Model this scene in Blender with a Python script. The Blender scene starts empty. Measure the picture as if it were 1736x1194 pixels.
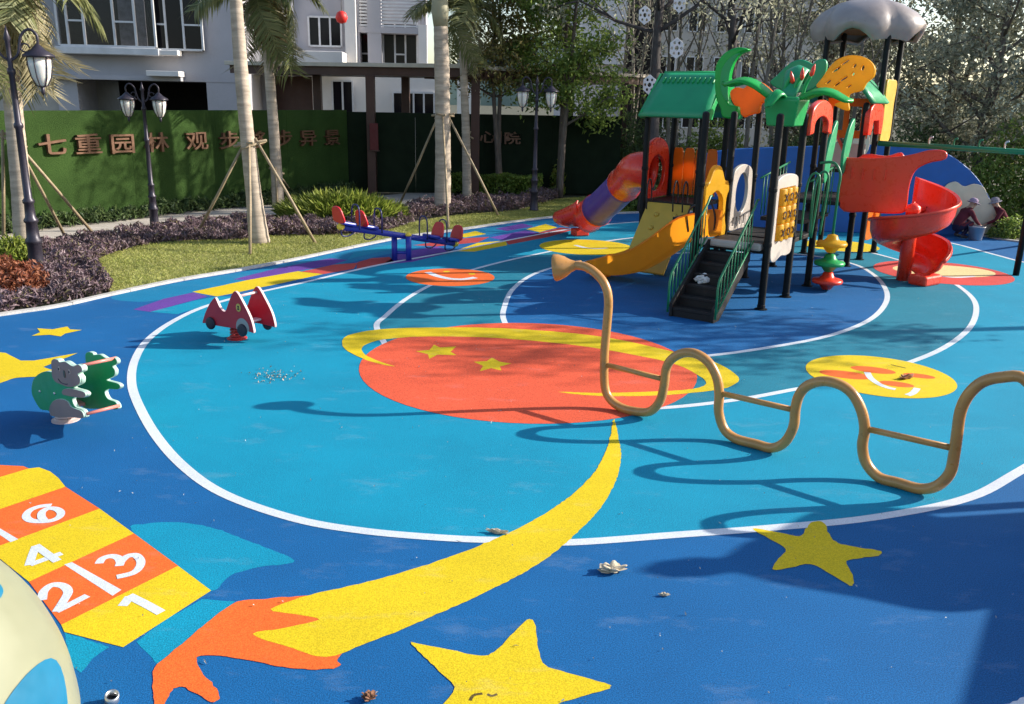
import bpy, bmesh, math, random
import numpy as np
from mathutils import Vector, Matrix, Quaternion
# ---------------------------------------------------------------- camera, sky, sun, exposure
SC = bpy.context.scene
COL = SC.collection
F, PIT, ROL, CH = 1490.0, math.radians(16.2), 0.021, 3.0      # focal length in photo pixels, pitch, roll, eye height
cam_d = bpy.data.cameras.new('camera')
cam = bpy.data.objects.new('camera', cam_d); COL.objects.link(cam)
cam_d.sensor_width = 36.0; cam_d.lens = 36.0 * F / 1736.0; cam_d.clip_start = 0.05; cam_d.clip_end = 2000
_r = Vector((1, 0, 0)); _u = Vector((0, math.sin(PIT), math.cos(PIT))); _f = Vector((0, math.cos(PIT), -math.sin(PIT)))
_cx = _r * math.cos(ROL) + _u * math.sin(ROL); _cu = -_r * math.sin(ROL) + _u * math.cos(ROL)
cam.matrix_world = Matrix(((_cx.x, _cu.x, -_f.x, 0), (_cx.y, _cu.y, -_f.y, 0), (_cx.z, _cu.z, -_f.z, CH), (0, 0, 0, 1)))
SC.camera = cam
SUN = Vector((1.97, 0.34, 1.0)).normalized()
world = bpy.data.worlds.new('World'); SC.world = world; world.use_nodes = True
wn = world.node_tree
sky = wn.nodes.new('ShaderNodeTexSky'); sky.sky_type = 'NISHITA'; sky.sun_disc = False
sky.sun_elevation = math.asin(SUN.z); sky.sun_rotation = math.atan2(SUN.x, SUN.y)
sky.air_density = 1.0; sky.dust_density = 1.2; sky.ozone_density = 1.0
wn.nodes['Background'].inputs[1].default_value = 0.15
wn.links.new(sky.outputs[0], wn.nodes['Background'].inputs[0])
sl = bpy.data.lights.new('sun', 'SUN'); sl.energy = 5.0; sl.angle = math.radians(0.55); sl.color = (1.0, 0.93, 0.82)
so = bpy.data.objects.new('sun', sl); COL.objects.link(so); so.rotation_euler = (-SUN).to_track_quat('-Z', 'Y').to_euler()
so.location = SUN * 60
SC.view_settings.view_transform = 'Standard'; SC.view_settings.look = 'None'
SC.view_settings.exposure = 0.72; SC.view_settings.gamma = 1.0; SC.view_settings.use_curve_mapping = False
SC.render.resolution_x = 1024; SC.render.resolution_y = 704

# ---------------------------------------------------------------- photo pixel -> place
def ray(u, v):
    a = u - 868.0; b = v - 597.0
    xl = a * math.cos(ROL) + b * math.sin(ROL); vl = -a * math.sin(ROL) + b * math.cos(ROL)
    return Vector((xl / F, math.cos(PIT) - vl / F * math.sin(PIT), -math.sin(PIT) - vl / F * math.cos(PIT)))
EYE = Vector((0, 0, CH))
def G(u, v, z=0.0):                       # where the pixel meets a level at height z
    d = ray(u, v); return EYE + d * ((z - CH) / d.z)
def YP(u, v, y):                          # pixel at a given distance
    d = ray(u, v); return EYE + d * (y / d.y)
def VP(u, v, p, xd):                      # pixel on the upright plane through p along xd
    d = ray(u, v); n = Vector((-xd[1], xd[0], 0)); t = n.dot(Vector(p) - EYE) / n.dot(d); return EYE + d * t
def SZ(pts, p, xd):                       # pixels -> (along xd, height) on that plane
    o = []
    for u, v in pts:
        w = VP(u, v, p, xd); o.append(((w - Vector((p[0], p[1], 0))).dot(Vector((xd[0], xd[1], 0))), w.z))
    return o
def cr(pts, n=6, closed=False):           # Catmull-Rom
    P = [Vector(p) for p in pts]; m = len(P); out = []
    rng = range(m) if closed else range(m - 1)
    for i in rng:
        if closed: a, b, c, d = P[(i-1) % m], P[i], P[(i+1) % m], P[(i+2) % m]
        else: a, b, c, d = P[max(i-1, 0)], P[i], P[i+1], P[min(i+2, m-1)]
        for k in range(n):
            t = k / n
            out.append(0.5 * ((2*b) + (c-a)*t + (2*a-5*b+4*c-d)*t*t + (-a+3*b-3*c+d)*t*t*t))
    if not closed: out.append(P[-1])
    return out

# ---------------------------------------------------------------- materials
def _nt(name):
    m = bpy.data.materials.new(name); m.use_nodes = True
    t = m.node_tree; b = t.nodes['Principled BSDF']; return m, t, b
def _node(t, k, **kw):
    n = t.nodes.new(k)
    for a, v in kw.items(): setattr(n, a, v)
    return n
def _noise(t, scale, detail=3, vec=None, rough=0.55):
    n = _node(t, 'ShaderNodeTexNoise'); n.inputs['Scale'].default_value = scale; n.inputs['Detail'].default_value = detail
    n.inputs['Roughness'].default_value = rough
    if vec is None:
        vec = _node(t, 'ShaderNodeTexCoord').outputs['Object']
    t.links.new(vec, n.inputs['Vector']); return n
def _ramp(t, src, a, b, va=0.0, vb=1.0):
    n = _node(t, 'ShaderNodeMapRange'); n.inputs['From Min'].default_value = a; n.inputs['From Max'].default_value = b
    n.inputs['To Min'].default_value = va; n.inputs['To Max'].default_value = vb
    t.links.new(src, n.inputs['Value']); return n.outputs[0]
def _mix(t, fac, a, b, mode='MIX'):
    n = _node(t, 'ShaderNodeMix', data_type='RGBA', blend_type=mode)
    for i, x in ((0, fac), (6, a), (7, b)):
        if isinstance(x, (int, float)): n.inputs[i].default_value = x
        elif isinstance(x, (tuple, list)): n.inputs[i].default_value = (*x[:3], 1)
        else: t.links.new(x, n.inputs[i])
    return n.outputs[2]
def _bump(t, b, h, strength, dist):
    n = _node(t, 'ShaderNodeBump'); n.inputs['Strength'].default_value = strength; n.inputs['Distance'].default_value = dist
    t.links.new(h, n.inputs['Height']); t.links.new(n.outputs[0], b.inputs['Normal'])
def sc(c, k): return tuple(min(1.0, x * k) for x in c)
MATS = {}
def mat(name, c, rough=0.5, spec=0.5, metal=0.0, var=0.12, vs=3.0, fine=0.0, fs=60.0, bump=0.0, bs=40.0, dirt=0.0, coat=0.0):
    if name in MATS: return MATS[name]
    m, t, b = _nt(name); MATS[name] = m
    n1 = _noise(t, vs, 5); col = _mix(t, _ramp(t, n1.outputs[0], 0.3, 0.7), sc(c, 1 - var), sc(c, 1 + var))
    if fine:
        n2 = _noise(t, fs, 2); col = _mix(t, _ramp(t, n2.outputs[0], 0.35, 0.65), _mix(t, 1.0, col, (1 - fine,) * 3, 'MULTIPLY'), col)
    if dirt:
        n3 = _noise(t, vs * 2.3, 8, rough=0.7); col = _mix(t, _ramp(t, n3.outputs[0], 0.55, 0.75, 0, dirt), col, (0.16, 0.14, 0.12))
    t.links.new(col, b.inputs['Base Color'])
    b.inputs['Roughness'].default_value = rough; b.inputs['Specular IOR Level'].default_value = spec; b.inputs['Metallic'].default_value = metal
    n4 = _noise(t, vs * 4, 4); t.links.new(_ramp(t, n4.outputs[0], 0.3, 0.7, max(0, rough - 0.08), min(1, rough + 0.1)), b.inputs['Roughness'])
    if coat: b.inputs['Coat Weight'].default_value = coat
    if bump:
        n5 = _noise(t, bs, 4); _bump(t, b, n5.outputs[0], bump, 0.01)
    return m
def thru(m, k):            # thin rotomoulded plastic lets some sunlight through
    t = m.node_tree; b = t.nodes['Principled BSDF']; src = b.inputs['Base Color'].links[0].from_socket
    tr = _node(t, 'ShaderNodeBsdfTranslucent'); t.links.new(src, tr.inputs[0]); mx = _node(t, 'ShaderNodeMixShader'); mx.inputs[0].default_value = k
    t.links.new(b.outputs[0], mx.inputs[1]); t.links.new(tr.outputs[0], mx.inputs[2]); t.links.new(mx.outputs[0], t.nodes['Material Output'].inputs[0]); return m
def rubber(name, c, amp=1.0):
    if name in MATS: return MATS[name]
    m, t, b = _nt(name); MATS[name] = m
    g = _noise(t, 125, 2); gr = _ramp(t, g.outputs[0], 0.38, 0.62)
    col = _mix(t, gr, sc(c, 1 - 0.32 * amp), sc(c, 1 + 0.22 * amp))
    sp = _noise(t, 170, 1); col = _mix(t, _ramp(t, sp.outputs[0], 0.62, 0.70, 0, 0.34 * amp), col, tuple(min(0.9, x * 1.7 + 0.06) for x in c))
    big = _noise(t, 0.8, 5, rough=0.6); col = _mix(t, 1.0, col, _mix(t, _ramp(t, big.outputs[0], 0.3, 0.7), (0.80, 0.82, 0.84), (1.0, 1.0, 1.0)), 'MULTIPLY')
    mp = _node(t, 'ShaderNodeMapping'); mp.inputs['Scale'].default_value = (0.7, 1.6, 1); mp.inputs['Rotation'].default_value = (0, 0, 0.4)
    t.links.new(_node(t, 'ShaderNodeTexCoord').outputs['Object'], mp.inputs[0])
    du = _noise(t, 2.2, 9, mp.outputs[0], 0.72); col = _mix(t, _ramp(t, du.outputs[0], 0.56, 0.80, 0, 0.18), col, (0.40, 0.45, 0.50))
    t.links.new(col, b.inputs['Base Color']); b.inputs['Roughness'].default_value = 0.8; b.inputs['Specular IOR Level'].default_value = 0.22
    _bump(t, b, g.outputs[0], 0.45, 0.004)
    return m
def leafmat(name, a, bcol, trans=0.3, rough=0.5, c3=None):
    if name in MATS: return MATS[name]
    m, t, b = _nt(name); MATS[name] = m
    geo = _node(t, 'ShaderNodeNewGeometry')
    col = _mix(t, geo.outputs['Random Per Island'], a, bcol)
    if c3 is not None: col = _mix(t, _ramp(t, geo.outputs['Random Per Island'], 0.86, 0.9), col, c3)
    n = _noise(t, 0.9, 4); col = _mix(t, 1.0, col, _mix(t, _ramp(t, n.outputs[0], 0.35, 0.65), (0.7, 0.72, 0.7), (1, 1, 1)), 'MULTIPLY')
    t.links.new(col, b.inputs['Base Color']); b.inputs['Roughness'].default_value = rough; b.inputs['Specular IOR Level'].default_value = 0.4
    tr = _node(t, 'ShaderNodeBsdfTranslucent'); t.links.new(col, tr.inputs[0])
    mx = _node(t, 'ShaderNodeMixShader'); mx.inputs[0].default_value = trans
    t.links.new(b.outputs[0], mx.inputs[1]); t.links.new(tr.outputs[0], mx.inputs[2])
    t.links.new(mx.outputs[0], t.nodes['Material Output'].inputs[0]); return m
def bark(name, c, rings=0.0):
    if name in MATS: return MATS[name]
    m, t, b = _nt(name); MATS[name] = m
    mp = _node(t, 'ShaderNodeMapping'); mp.inputs['Scale'].default_value = (6, 6, 1.2) if not rings else (1, 1, rings)
    t.links.new(_node(t, 'ShaderNodeTexCoord').outputs['Object'], mp.inputs[0])
    n = _noise(t, 4 if not rings else 1.6, 7, mp.outputs[0], 0.65); n2 = _noise(t, 2.0, 4)
    col = _mix(t, _ramp(t, n.outputs[0], 0.3, 0.7), sc(c, 0.6), sc(c, 1.25))
    col = _mix(t, _ramp(t, n2.outputs[0], 0.5, 0.75, 0, 0.45), col, sc(c, 0.5))
    t.links.new(col, b.inputs['Base Color']); b.inputs['Roughness'].default_value = 0.85; b.inputs['Specular IOR Level'].default_value = 0.2
    _bump(t, b, n.outputs[0], 0.6, 0.02); return m

# ---------------------------------------------------------------- objects
BASE = {}
def tag(o, label=None, cat=None, group=None, kind=None):
    for k, v in (('label', label), ('category', cat), ('group', group), ('kind', kind)):
        if v: o[k] = v
    return o
def thing(name, label, cat, loc=(0, 0, 0), rotz=0.0, group=None):
    o = bpy.data.objects.new(name, None); COL.objects.link(o); o.empty_display_size = 0.1
    o.location = loc; o.rotation_euler = (0, 0, rotz); BASE[o.name] = Vector(loc); tag(o, label, cat, group); return o
def link_mesh(name, me, m, parent=None, smooth=False):
    if m is not None: me.materials.clear(); me.materials.append(m)
    if smooth: me.polygons.foreach_set('use_smooth', [True] * len(me.polygons))
    o = bpy.data.objects.new(name, me); COL.objects.link(o)
    if parent is not None:
        o.parent = parent; BASE[o.name] = BASE.get(parent.name, Vector())
    return o
class MB:
    """collects shapes in place coordinates; build() makes ONE mesh object"""
    def __init__(s): s.v = []; s.f = []
    def add(s, vs, fs):
        o = len(s.v); s.v += [tuple(x) for x in vs]; s.f += [tuple(i + o for i in f) for f in fs]; return s
    def box(s, c, size, xd=(1, 0, 0), zd=(0, 0, 1), taper=1.0):
        x = Vector(xd).normalized(); z = Vector(zd).normalized(); y = z.cross(x).normalized(); z = x.cross(y); c = Vector(c); h = [k / 2 for k in size]
        vs = []
        for dz in (-1, 1):
            k = taper if dz > 0 else 1.0
            for dx, dy in ((-1, -1), (1, -1), (1, 1), (-1, 1)): vs.append(c + x*dx*h[0]*k + y*dy*h[1]*k + z*dz*h[2])
        return s.add(vs, [(3, 2, 1, 0), (4, 5, 6, 7), (0, 1, 5, 4), (1, 2, 6, 5), (2, 3, 7, 6), (3, 0, 4, 7)])
    def tube(s, path, r, n=10, cap=True, closed=False):
        P = [Vector(p) for p in path]; m = len(P); R = r if isinstance(r, (list, tuple)) else [r] * m
        vs = []; fs = []; ref = None
        for i in range(m):
            if closed: t = P[(i+1) % m] - P[(i-1) % m]
            else: t = P[min(i+1, m-1)] - P[max(i-1, 0)]
            t.normalize()
            if ref is None:
                ref = Vector((0, 0, 1)) if abs(t.z) < 0.9 else Vector((1, 0, 0))
            a = (ref - t * ref.dot(t)).normalized(); b = t.cross(a); ref = a
            for k in range(n):
                th = 2 * math.pi * k / n; vs.append(P[i] + (a * math.cos(th) + b * math.sin(th)) * R[i])
        for i in range(m if closed else m - 1):
            j = (i + 1) % m
            for k in range(n): fs.append((i*n + k, i*n + (k+1) % n, j*n + (k+1) % n, j*n + k))
        if cap and not closed: fs.append(tuple(range(n-1, -1, -1))); fs.append(tuple(range((m-1)*n, m*n)))
        return s.add(vs, fs)
    def lathe(s, prof, o=(0, 0, 0), n=20, axis=(0, 0, 1), lobes=0, lobe=0.0, cap=True):
        z = Vector(axis).normalized(); a = Vector((1, 0, 0)) if abs(z.x) < 0.9 else Vector((0, 1, 0)); a = (a - z * a.dot(z)).normalized(); b = z.cross(a); o = Vector(o)
        vs = []; fs = []; m = len(prof)
        for r, h in prof:
            for k in range(n):
                th = 2 * math.pi * k / n; rr = r * (1 + lobe * math.cos(lobes * th)) if lobes else r
                vs.append(o + z * h + (a * math.cos(th) + b * math.sin(th)) * rr)
        for i in range(m - 1):
            for k in range(n): fs.append((i*n + k, i*n + (k+1) % n, (i+1)*n + (k+1) % n, (i+1)*n + k))
        if cap: fs.append(tuple(range(n-1, -1, -1))); fs.append(tuple(range((m-1)*n, m*n)))
        return s.add(vs, fs)
    def grid(s, rows):
        m = len(rows); n = len(rows[0]); vs = [p for r in rows for p in r]
        return s.add(vs, [(i*n + k, i*n + k + 1, (i+1)*n + k + 1, (i+1)*n + k) for i in range(m-1) for k in range(n-1)])
    def build(s, name, m, parent=None, smooth=False, bevel=0.0, solid=0.0, sub=0, local=False):
        b = Vector() if (local or parent is None) else BASE.get(parent.name, Vector())
        me = bpy.data.meshes.new(name); me.from_pydata([(x - b.x, y - b.y, z - b.z) for x, y, z in s.v], [], s.f); me.update()
        o = link_mesh(name, me, m, parent, smooth)
        if solid:
            md = o.modifiers.new('solid', 'SOLIDIFY'); md.thickness = solid; md.offset = 0
        if bevel:
            md = o.modifiers.new('bevel', 'BEVEL'); md.width = bevel; md.segments = 2; md.limit_method = 'ANGLE'; md.angle_limit = math.radians(40)
        if sub:
            md = o.modifiers.new('sub', 'SUBSURF'); md.levels = sub; md.render_levels = sub
        if smooth and (bevel or solid):
            me.set_sharp_from_angle(angle=math.radians(50))
        return o
def plate_mesh(name, outlines, thick, bevel=0.0):
    cu = bpy.data.curves.new(name, 'CURVE'); cu.dimensions = '2D'; cu.fill_mode = 'BOTH'; cu.extrude = max(0.0005, thick / 2 - bevel)
    cu.bevel_depth = bevel; cu.bevel_resolution = 1; cu.offset = -bevel
    for pts in outlines:
        sp = cu.splines.new('POLY'); sp.points.add(len(pts) - 1); sp.use_cyclic_u = True
        for i, p in enumerate(pts): sp.points[i].co = (p[0], p[1], 0, 1)
    ob = bpy.data.objects.new(name, cu); me = bpy.data.meshes.new_from_object(ob); bpy.data.objects.remove(ob); bpy.data.curves.remove(cu); me.name = name
    return me
def plate(name, outlines, thick, m, parent, o, xd, yd=(0, 0, 1), bevel=0.006, local=False, edge=None):
    """a board cut to an outline (others are holes), on the plane o + x*xd + y*yd"""
    me = plate_mesh(name, outlines, thick, bevel)
    x = Vector((*xd[:2], xd[2] if len(xd) > 2 else 0)).normalized(); y = Vector(yd).normalized(); n = x.cross(y)
    b = Vector() if (local or parent is None) else BASE.get(parent.name, Vector()); q = Vector(o) - b
    me.transform(Matrix(((x.x, y.x, n.x, q.x), (x.y, y.y, n.y, q.y), (x.z, y.z, n.z, q.z), (0, 0, 0, 1))))
    ob = link_mesh(name, me, m, parent)
    if edge is not None:
        me.materials.append(edge)
        for p in me.polygons:
            if abs(p.normal.dot(n)) < 0.8: p.material_index = 1
    return ob
def text_mesh(s, size, depth, bold=0.0):
    cu = bpy.data.curves.new('t', 'FONT'); cu.body = s; cu.size = size; cu.extrude = depth; cu.align_x = 'CENTER'; cu.align_y = 'CENTER'; cu.offset = bold
    ob = bpy.data.objects.new('t', cu); me = bpy.data.meshes.new_from_object(ob); bpy.data.objects.remove(ob); bpy.data.curves.remove(cu); return me
def ell(cx, cy, rx, ry, n=28, rot=0.0):
    return [(cx + rx*math.cos(t)*math.cos(rot) - ry*math.sin(t)*math.sin(rot), cy + rx*math.cos(t)*math.sin(rot) + ry*math.sin(t)*math.cos(rot)) for t in (2*math.pi*k/n for k in range(n))]
def leaf_mesh(name, C, D, N, L, Wd, fold=0.25):
    """folded rhombus leaves: centres C, directions D, normals N, length L, width Wd (numpy)"""
    n = len(C); D = D / np.linalg.norm(D, axis=1, keepdims=True); S = np.cross(D, N); S /= np.linalg.norm(S, axis=1, keepdims=True) + 1e-9; N = np.cross(S, D)
    L = np.broadcast_to(np.asarray(L, float).reshape(-1, 1), (n, 1)); Wd = np.broadcast_to(np.asarray(Wd, float).reshape(-1, 1), (n, 1))
    a = C - D*L/2; c = C + D*L/2 - N*L*0.12; l = C + S*Wd/2 + N*Wd*fold; r = C - S*Wd/2 + N*Wd*fold
    V = np.stack([a, r, c, l], 1).reshape(-1, 3)
    base = np.arange(n) * 4; T = np.stack([base, base+1, base+2, base, base+2, base+3], 1).reshape(-1)
    me = bpy.data.meshes.new(name); me.vertices.add(4*n); me.vertices.foreach_set('co', V.astype(np.float32).ravel())
    me.loops.add(6*n); me.loops.foreach_set('vertex_index', T.astype(np.int32)); me.polygons.add(2*n)
    me.polygons.foreach_set('loop_start', (np.arange(2*n) * 3).astype(np.int32)); me.update(calc_edges=True); return me
def rdir(rg, n, up=0.0):
    d = rg.normal(size=(n, 3)); d[:, 2] += up; return d / np.linalg.norm(d, axis=1, keepdims=True)
def copy_tree(o, parent=None):
    c = o.copy(); COL.objects.link(c); c.parent = parent
    BASE[c.name] = BASE.get(o.name, Vector())
    for ch in list(o.children): copy_tree(ch, c)
    return c

# ================================================================= GROUND
LZ = 0.0007      # step between flush rubber layers
TEAL = rubber('rubber_teal', (0.001, 0.255, 0.40)); BLUE = rubber('rubber_blue', (0.004, 0.108, 0.300)); GTEAL = rubber('rubber_grey_teal', (0.010, 0.185, 0.27))
YEL = rubber('rubber_yellow', (0.68, 0.49, 0.010), 0.6); ORG = rubber('rubber_orange', (0.78, 0.135, 0.022), 0.7); RED = rubber('rubber_coral', (0.70, 0.098, 0.042))
WHT = rubber('rubber_white', (0.62, 0.655, 0.70), 0.4); PUR = rubber('rubber_purple', (0.13, 0.05, 0.30)); MRED = rubber('rubber_maroon', (0.42, 0.05, 0.05))
CRM = rubber('rubber_cream', (0.70, 0.58, 0.28)); DARKP = rubber('rubber_dark_line', (0.12, 0.08, 0.02)); PINK = rubber('rubber_pink_red', (0.55, 0.07, 0.06))
def sheet(name, pts, z, m, parent=None, rough=False):
    """flat polygon (may be concave) at height z; pts are world xy"""
    P = [Vector((p[0], p[1], 0)) for p in pts]; Q = [P[0]]
    for p in P[1:]:
        if (p - Q[-1]).length > 1e-4: Q.append(p)
    from mathutils.geometry import tessellate_polygon
    if rough:                                        # hand-cut edge of the inlaid rubber
        rj = random.Random(len(Q)); R2 = []
        for i, p in enumerate(Q):
            nx = Q[(i + 1) % len(Q)]; d = nx - p; step = 0.03 if p.y < 9 else 0.12; m_ = max(1, min(200, int(d.length / step))); nn = Vector((-d.y, d.x, 0)).normalized()
            for k in range(m_): R2.append(p + d * (k / m_) + nn * rj.gauss(0, 0.0028))
        Q = R2
    tr = tessellate_polygon([Q]); me = bpy.data.meshes.new(name)
    fs = []
    for a, b, c in tr:
        n = (Q[b] - Q[a]).cross(Q[c] - Q[a]); fs.append((a, b, c) if n.z > 0 else (a, c, b))
    me.from_pydata([(p.x, p.y, z) for p in Q], [], fs); me.update()
    return link_mesh(name, me, m, parent)
def ribbon(name, pts, w, z, m, parent=None, closed=False, h=0.0):
    P = [Vector((p[0], p[1], 0)) for p in pts]; n = len(P); vs = []; fs = []
    for i in range(n):
        if closed: t = P[(i+1) % n] - P[(i-1) % n]
        else: t = P[min(i+1, n-1)] - P[max(i-1, 0)]
        t.normalize(); s = Vector((-t.y, t.x, 0)) * w / 2
        vs += [(P[i].x + s.x, P[i].y + s.y, z), (P[i].x - s.x, P[i].y - s.y, z)]
        if h: vs += [(P[i].x + s.x, P[i].y + s.y, z - h), (P[i].x - s.x, P[i].y - s.y, z - h)]
    k = 4 if h else 2
    for i in range(n if closed else n - 1):
        a = i * k; b = ((i + 1) % n) * k
        fs.append((a + 1, b + 1, b, a))
        if h: fs += [(a, b, b + 2, a + 2), (a + 3, b + 3, b + 1, a + 1)]
    me = bpy.data.meshes.new(name); me.from_pydata(vs, [], fs); me.update(); return link_mesh(name, me, m, parent)
def gp(px): return [tuple(G(*p)[:2]) if len(p) == 2 else (p[1], p[2]) for p in px]     # ('w', x, y) is already a place
def gs(px, n=5, closed=True): return [tuple(p) for p in cr([Vector(p) for p in gp(px)], n, closed)]

# bare earth out to the horizon
mg, t, b = _nt('earth'); n1 = _noise(t, 0.6, 8, rough=0.7); n2 = _noise(t, 14, 6)
col = _mix(t, _ramp(t, n1.outputs[0], 0.35, 0.65), (0.05, 0.06, 0.025), (0.11, 0.09, 0.06)); col = _mix(t, _ramp(t, n2.outputs[0], 0.4, 0.6, 0, 0.4), col, (0.03, 0.035, 0.02))
t.links.new(col, b.inputs['Base Color']); b.inputs['Roughness'].default_value = 0.95; _bump(t, b, n2.outputs[0], 0.8, 0.03)
earth = sheet('ground', [(-400, -60), (400, -60), (400, 700), (-400, 700)], -0.05, mg); tag(earth, kind='structure')

KERB = [('w', -10.5, 7.5), ('w', -8.6, 9.9), (0, 535), (100, 520), (190, 500), (300, 477), (400, 460), (500, 441), (580, 424), (680, 404), (775, 391), (870, 377), (960, 367), (1060, 362), (1150, 360), (1260, 361), (1400, 368), (1540, 384), (1650, 398), (1760, 414), ('w', 15.5, 18.5)]
kerb_w = gs(KERB, 6, False)
rub = sheet('rubber_surface', kerb_w + [(15.5, 0.5), (-10.5, 0.5)], 0.0, BLUE); tag(rub, kind='structure')
mk = mat('kerb_stone', (0.55, 0.53, 0.50), 0.8, 0.3, var=0.15, vs=4, fine=0.25, dirt=0.3)
# kerb: single stones with joints
kb = bpy.data.objects.new('kerb', None); COL.objects.link(kb); tag(kb, kind='structure')
acc = 0.0; cur = [Vector(kerb_w[0])]; nk = 0
dense = cr([Vector(p) for p in kerb_w], 4, False)
for p in dense[1:]:
    acc += (p - cur[-1]).length; cur.append(p)
    if acc >= 1.0:
        a = cur[0] + (cur[1] - cur[0]).normalized() * 0.008
        ribbon('kerb_stone', [a] + cur[1:], 0.11, 0.035 + 0.003 * math.sin(nk * 7.3), mk, kb, h=0.08); nk += 1; cur = [p]; acc = 0.0

def mark(name, px, m, layer, n=5, smooth=True, parent=None):
    pts = gs(px, n) if smooth else gp(px)
    return sheet(name, pts, LZ * layer, m, parent or rub, True)
# --- the big teal field inside the outer white line
OUT = [('w', 8.6, 10.2), ('w', 6.2, 8.5), (1736, 795), (1640, 845), (1480, 878), (1300, 896), (1150, 907), (970, 920), (870, 917), (760, 913), (620, 901), (500, 880), (380, 838), (310, 790), (262, 735), (232, 680), (223, 645), (229, 610), (250, 577), (290, 547), (345, 521), (420, 500), (520, 478), (640, 450), (760, 428), (870, 406), (970, 388), (1060, 378), (1150, 374), (1260, 374), (1400, 382), (1480, 390), (1548, 400), (1620, 414), (1690, 433), (1760, 450), ('w', 11.6, 14.2), ('w', 11.3, 11.6)]
mark('teal_field', OUT, TEAL, 1)
outl = gs(OUT, 7)
INN = [(640, 560), (655, 535), (700, 500), (760, 471), (840, 447), (940, 425), (1010, 412), (1090, 402), (1200, 398), (1330, 402), (1430, 418), (1520, 440), (1580, 460), (1620, 482), (1648, 505), (1655, 528), (1642, 558), (1600, 590), (1535, 617), (1440, 644), (1350, 660), (1250, 678), (1120, 692), (960, 695), (800, 680), (700, 640)]
mark('grey_teal_field', INN, GTEAL, 2)
COR = [(855, 545), (856, 518), (870, 490), (905, 465), (960, 449), (1040, 438), (1140, 430), (1260, 428), (1360, 432), (1440, 446), (1480, 465), (1502, 492), (1500, 517), (1470, 545), (1400, 571), (1300, 590), (1205, 603), (1100, 612), (980, 610), (890, 590)]
mark('blue_field', COR, BLUE, 3)
def line(px, layer, w=0.105, n=7, closed=True): return ribbon('white_line', gs(px, n, closed), w, LZ * layer, WHT, rub, closed)
line(OUT, 4, 0.09); line(INN, 4, 0.08); line(COR, 4, 0.08)
def disc(name, c, r, m, layer, sx=1.0, parent=None, rot=0.0):
    return sheet(name, ell(c[0], c[1], r * sx, r, 64, rot), LZ * layer, m, parent or rub)
pc = [G(606, 612), G(1192, 650), G(880, 540), G(890, 712)]; pcx = (pc[0] + pc[1]) / 2; pcy = (pc[2] + pc[3]) / 2
disc('planet_disc', ((pcx.x + pcy.x) / 2 + 0.05, (pcx.y + pcy.y) / 2 + 0.05), ((pc[1] - pc[0]).length + (pc[3] - pc[2]).length) / 4 * 0.97, RED, 5)
mark('planet_ring', [(670, 622), (640, 617), (614, 608), (590, 596), (580, 583), (590, 569), (643, 559), (726, 556), (850, 557), (975, 566), (1058, 578), (1141, 597), (1207, 613), (1240, 630), (1253, 644), (1240, 655), (1207, 663), (1120, 671), (1016, 672), (946, 665), (1016, 667), (1120, 664), (1174, 660), (1197, 651), (1182, 636), (1141, 617), (1058, 599), (975, 586), (850, 574), (726, 571), (651, 576), (622, 584), (613, 593), (622, 604), (645, 614)], YEL, 6, 3)
mark('star', [(705, 596), (728, 594), (736, 585), (746, 590), (774, 588), (764, 597), (774, 603), (742, 602), (728, 609), (726, 601)], YEL, 6, smooth=False)
mark('star', [(803, 614), (825, 613), (834, 607), (847, 614), (867, 617), (848, 622), (850, 629), (833, 625), (813, 630), (819, 621)], YEL, 6, smooth=False)
c = (G(686, 470) + G(840, 470)) / 2; d0 = disc('smiley_disc', (c.x, c.y), 0.76, ORG, 6)
ribbon('smile', gs([(725, 462), (740, 468), (762, 473), (785, 474), (806, 471)], 5, False), 0.13, LZ*7, WHT, d0)
for q in ((757, 461), (800, 465)): e = G(*q); disc('eye', (e.x, e.y), 0.06, YEL, 7, parent=d0)
c = (G(914, 418) + G(1073, 420)) / 2; d1 = disc('smiley_disc', (c.x, c.y), 0.98, YEL, 6)
ribbon('smile', gs([(975, 416), (990, 420), (1010, 422), (1030, 421)], 5, False), 0.10, LZ*7, WHT, d1)
c = (G(1368, 625) + G(1617, 650)) / 2; c2 = (G(1450, 602) + G(1540, 676)) / 2; c = (c + c2) / 2; d2 = disc('smiley_disc', (c.x, c.y), 0.81, YEL, 6)
for q, r, s in (((1433, 636), 0.15, 1.9), ((1480, 628), 0.13, 1.9), ((1520, 652), 0.10, 1.8), ((1558, 638), 0.09, 1.9)):
    e = G(*q); disc('cheek', (e.x, e.y), r, ORG, 7, s, d2, -0.35)
ribbon('smile', gs([(1470, 632), (1476, 642), (1490, 652), (1505, 658), (1518, 661)], 5, False), 0.075, LZ*8, WHT, d2)
ribbon('smile', gs([(1538, 671), (1548, 667), (1555, 659)], 4, False), 0.07, LZ*8, WHT, d2)
ribbon('brow', gs([(1510, 619), (1523, 622), (1536, 625)], 4, False), 0.022, LZ*8, DARKP, d2)
c = (G(1483, 458) + G(1712, 466)) / 2; d3 = disc('smiley_disc', (c.x, c.y), 1.2, PINK, 6)
disc('inner_disc', (c.x + 0.1, c.y + 0.15), 0.62, CRM, 7, 1.5, d3)
ribbon('smile', gs([(1590, 468), (1620, 471), (1652, 469)], 5, False), 0.09, LZ*8, WHT, d3)
# a second pale disc half under the play tower
e = G(1425, 417); disc('smiley_disc', (e.x, e.y), 0.8, YEL, 6)
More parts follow.
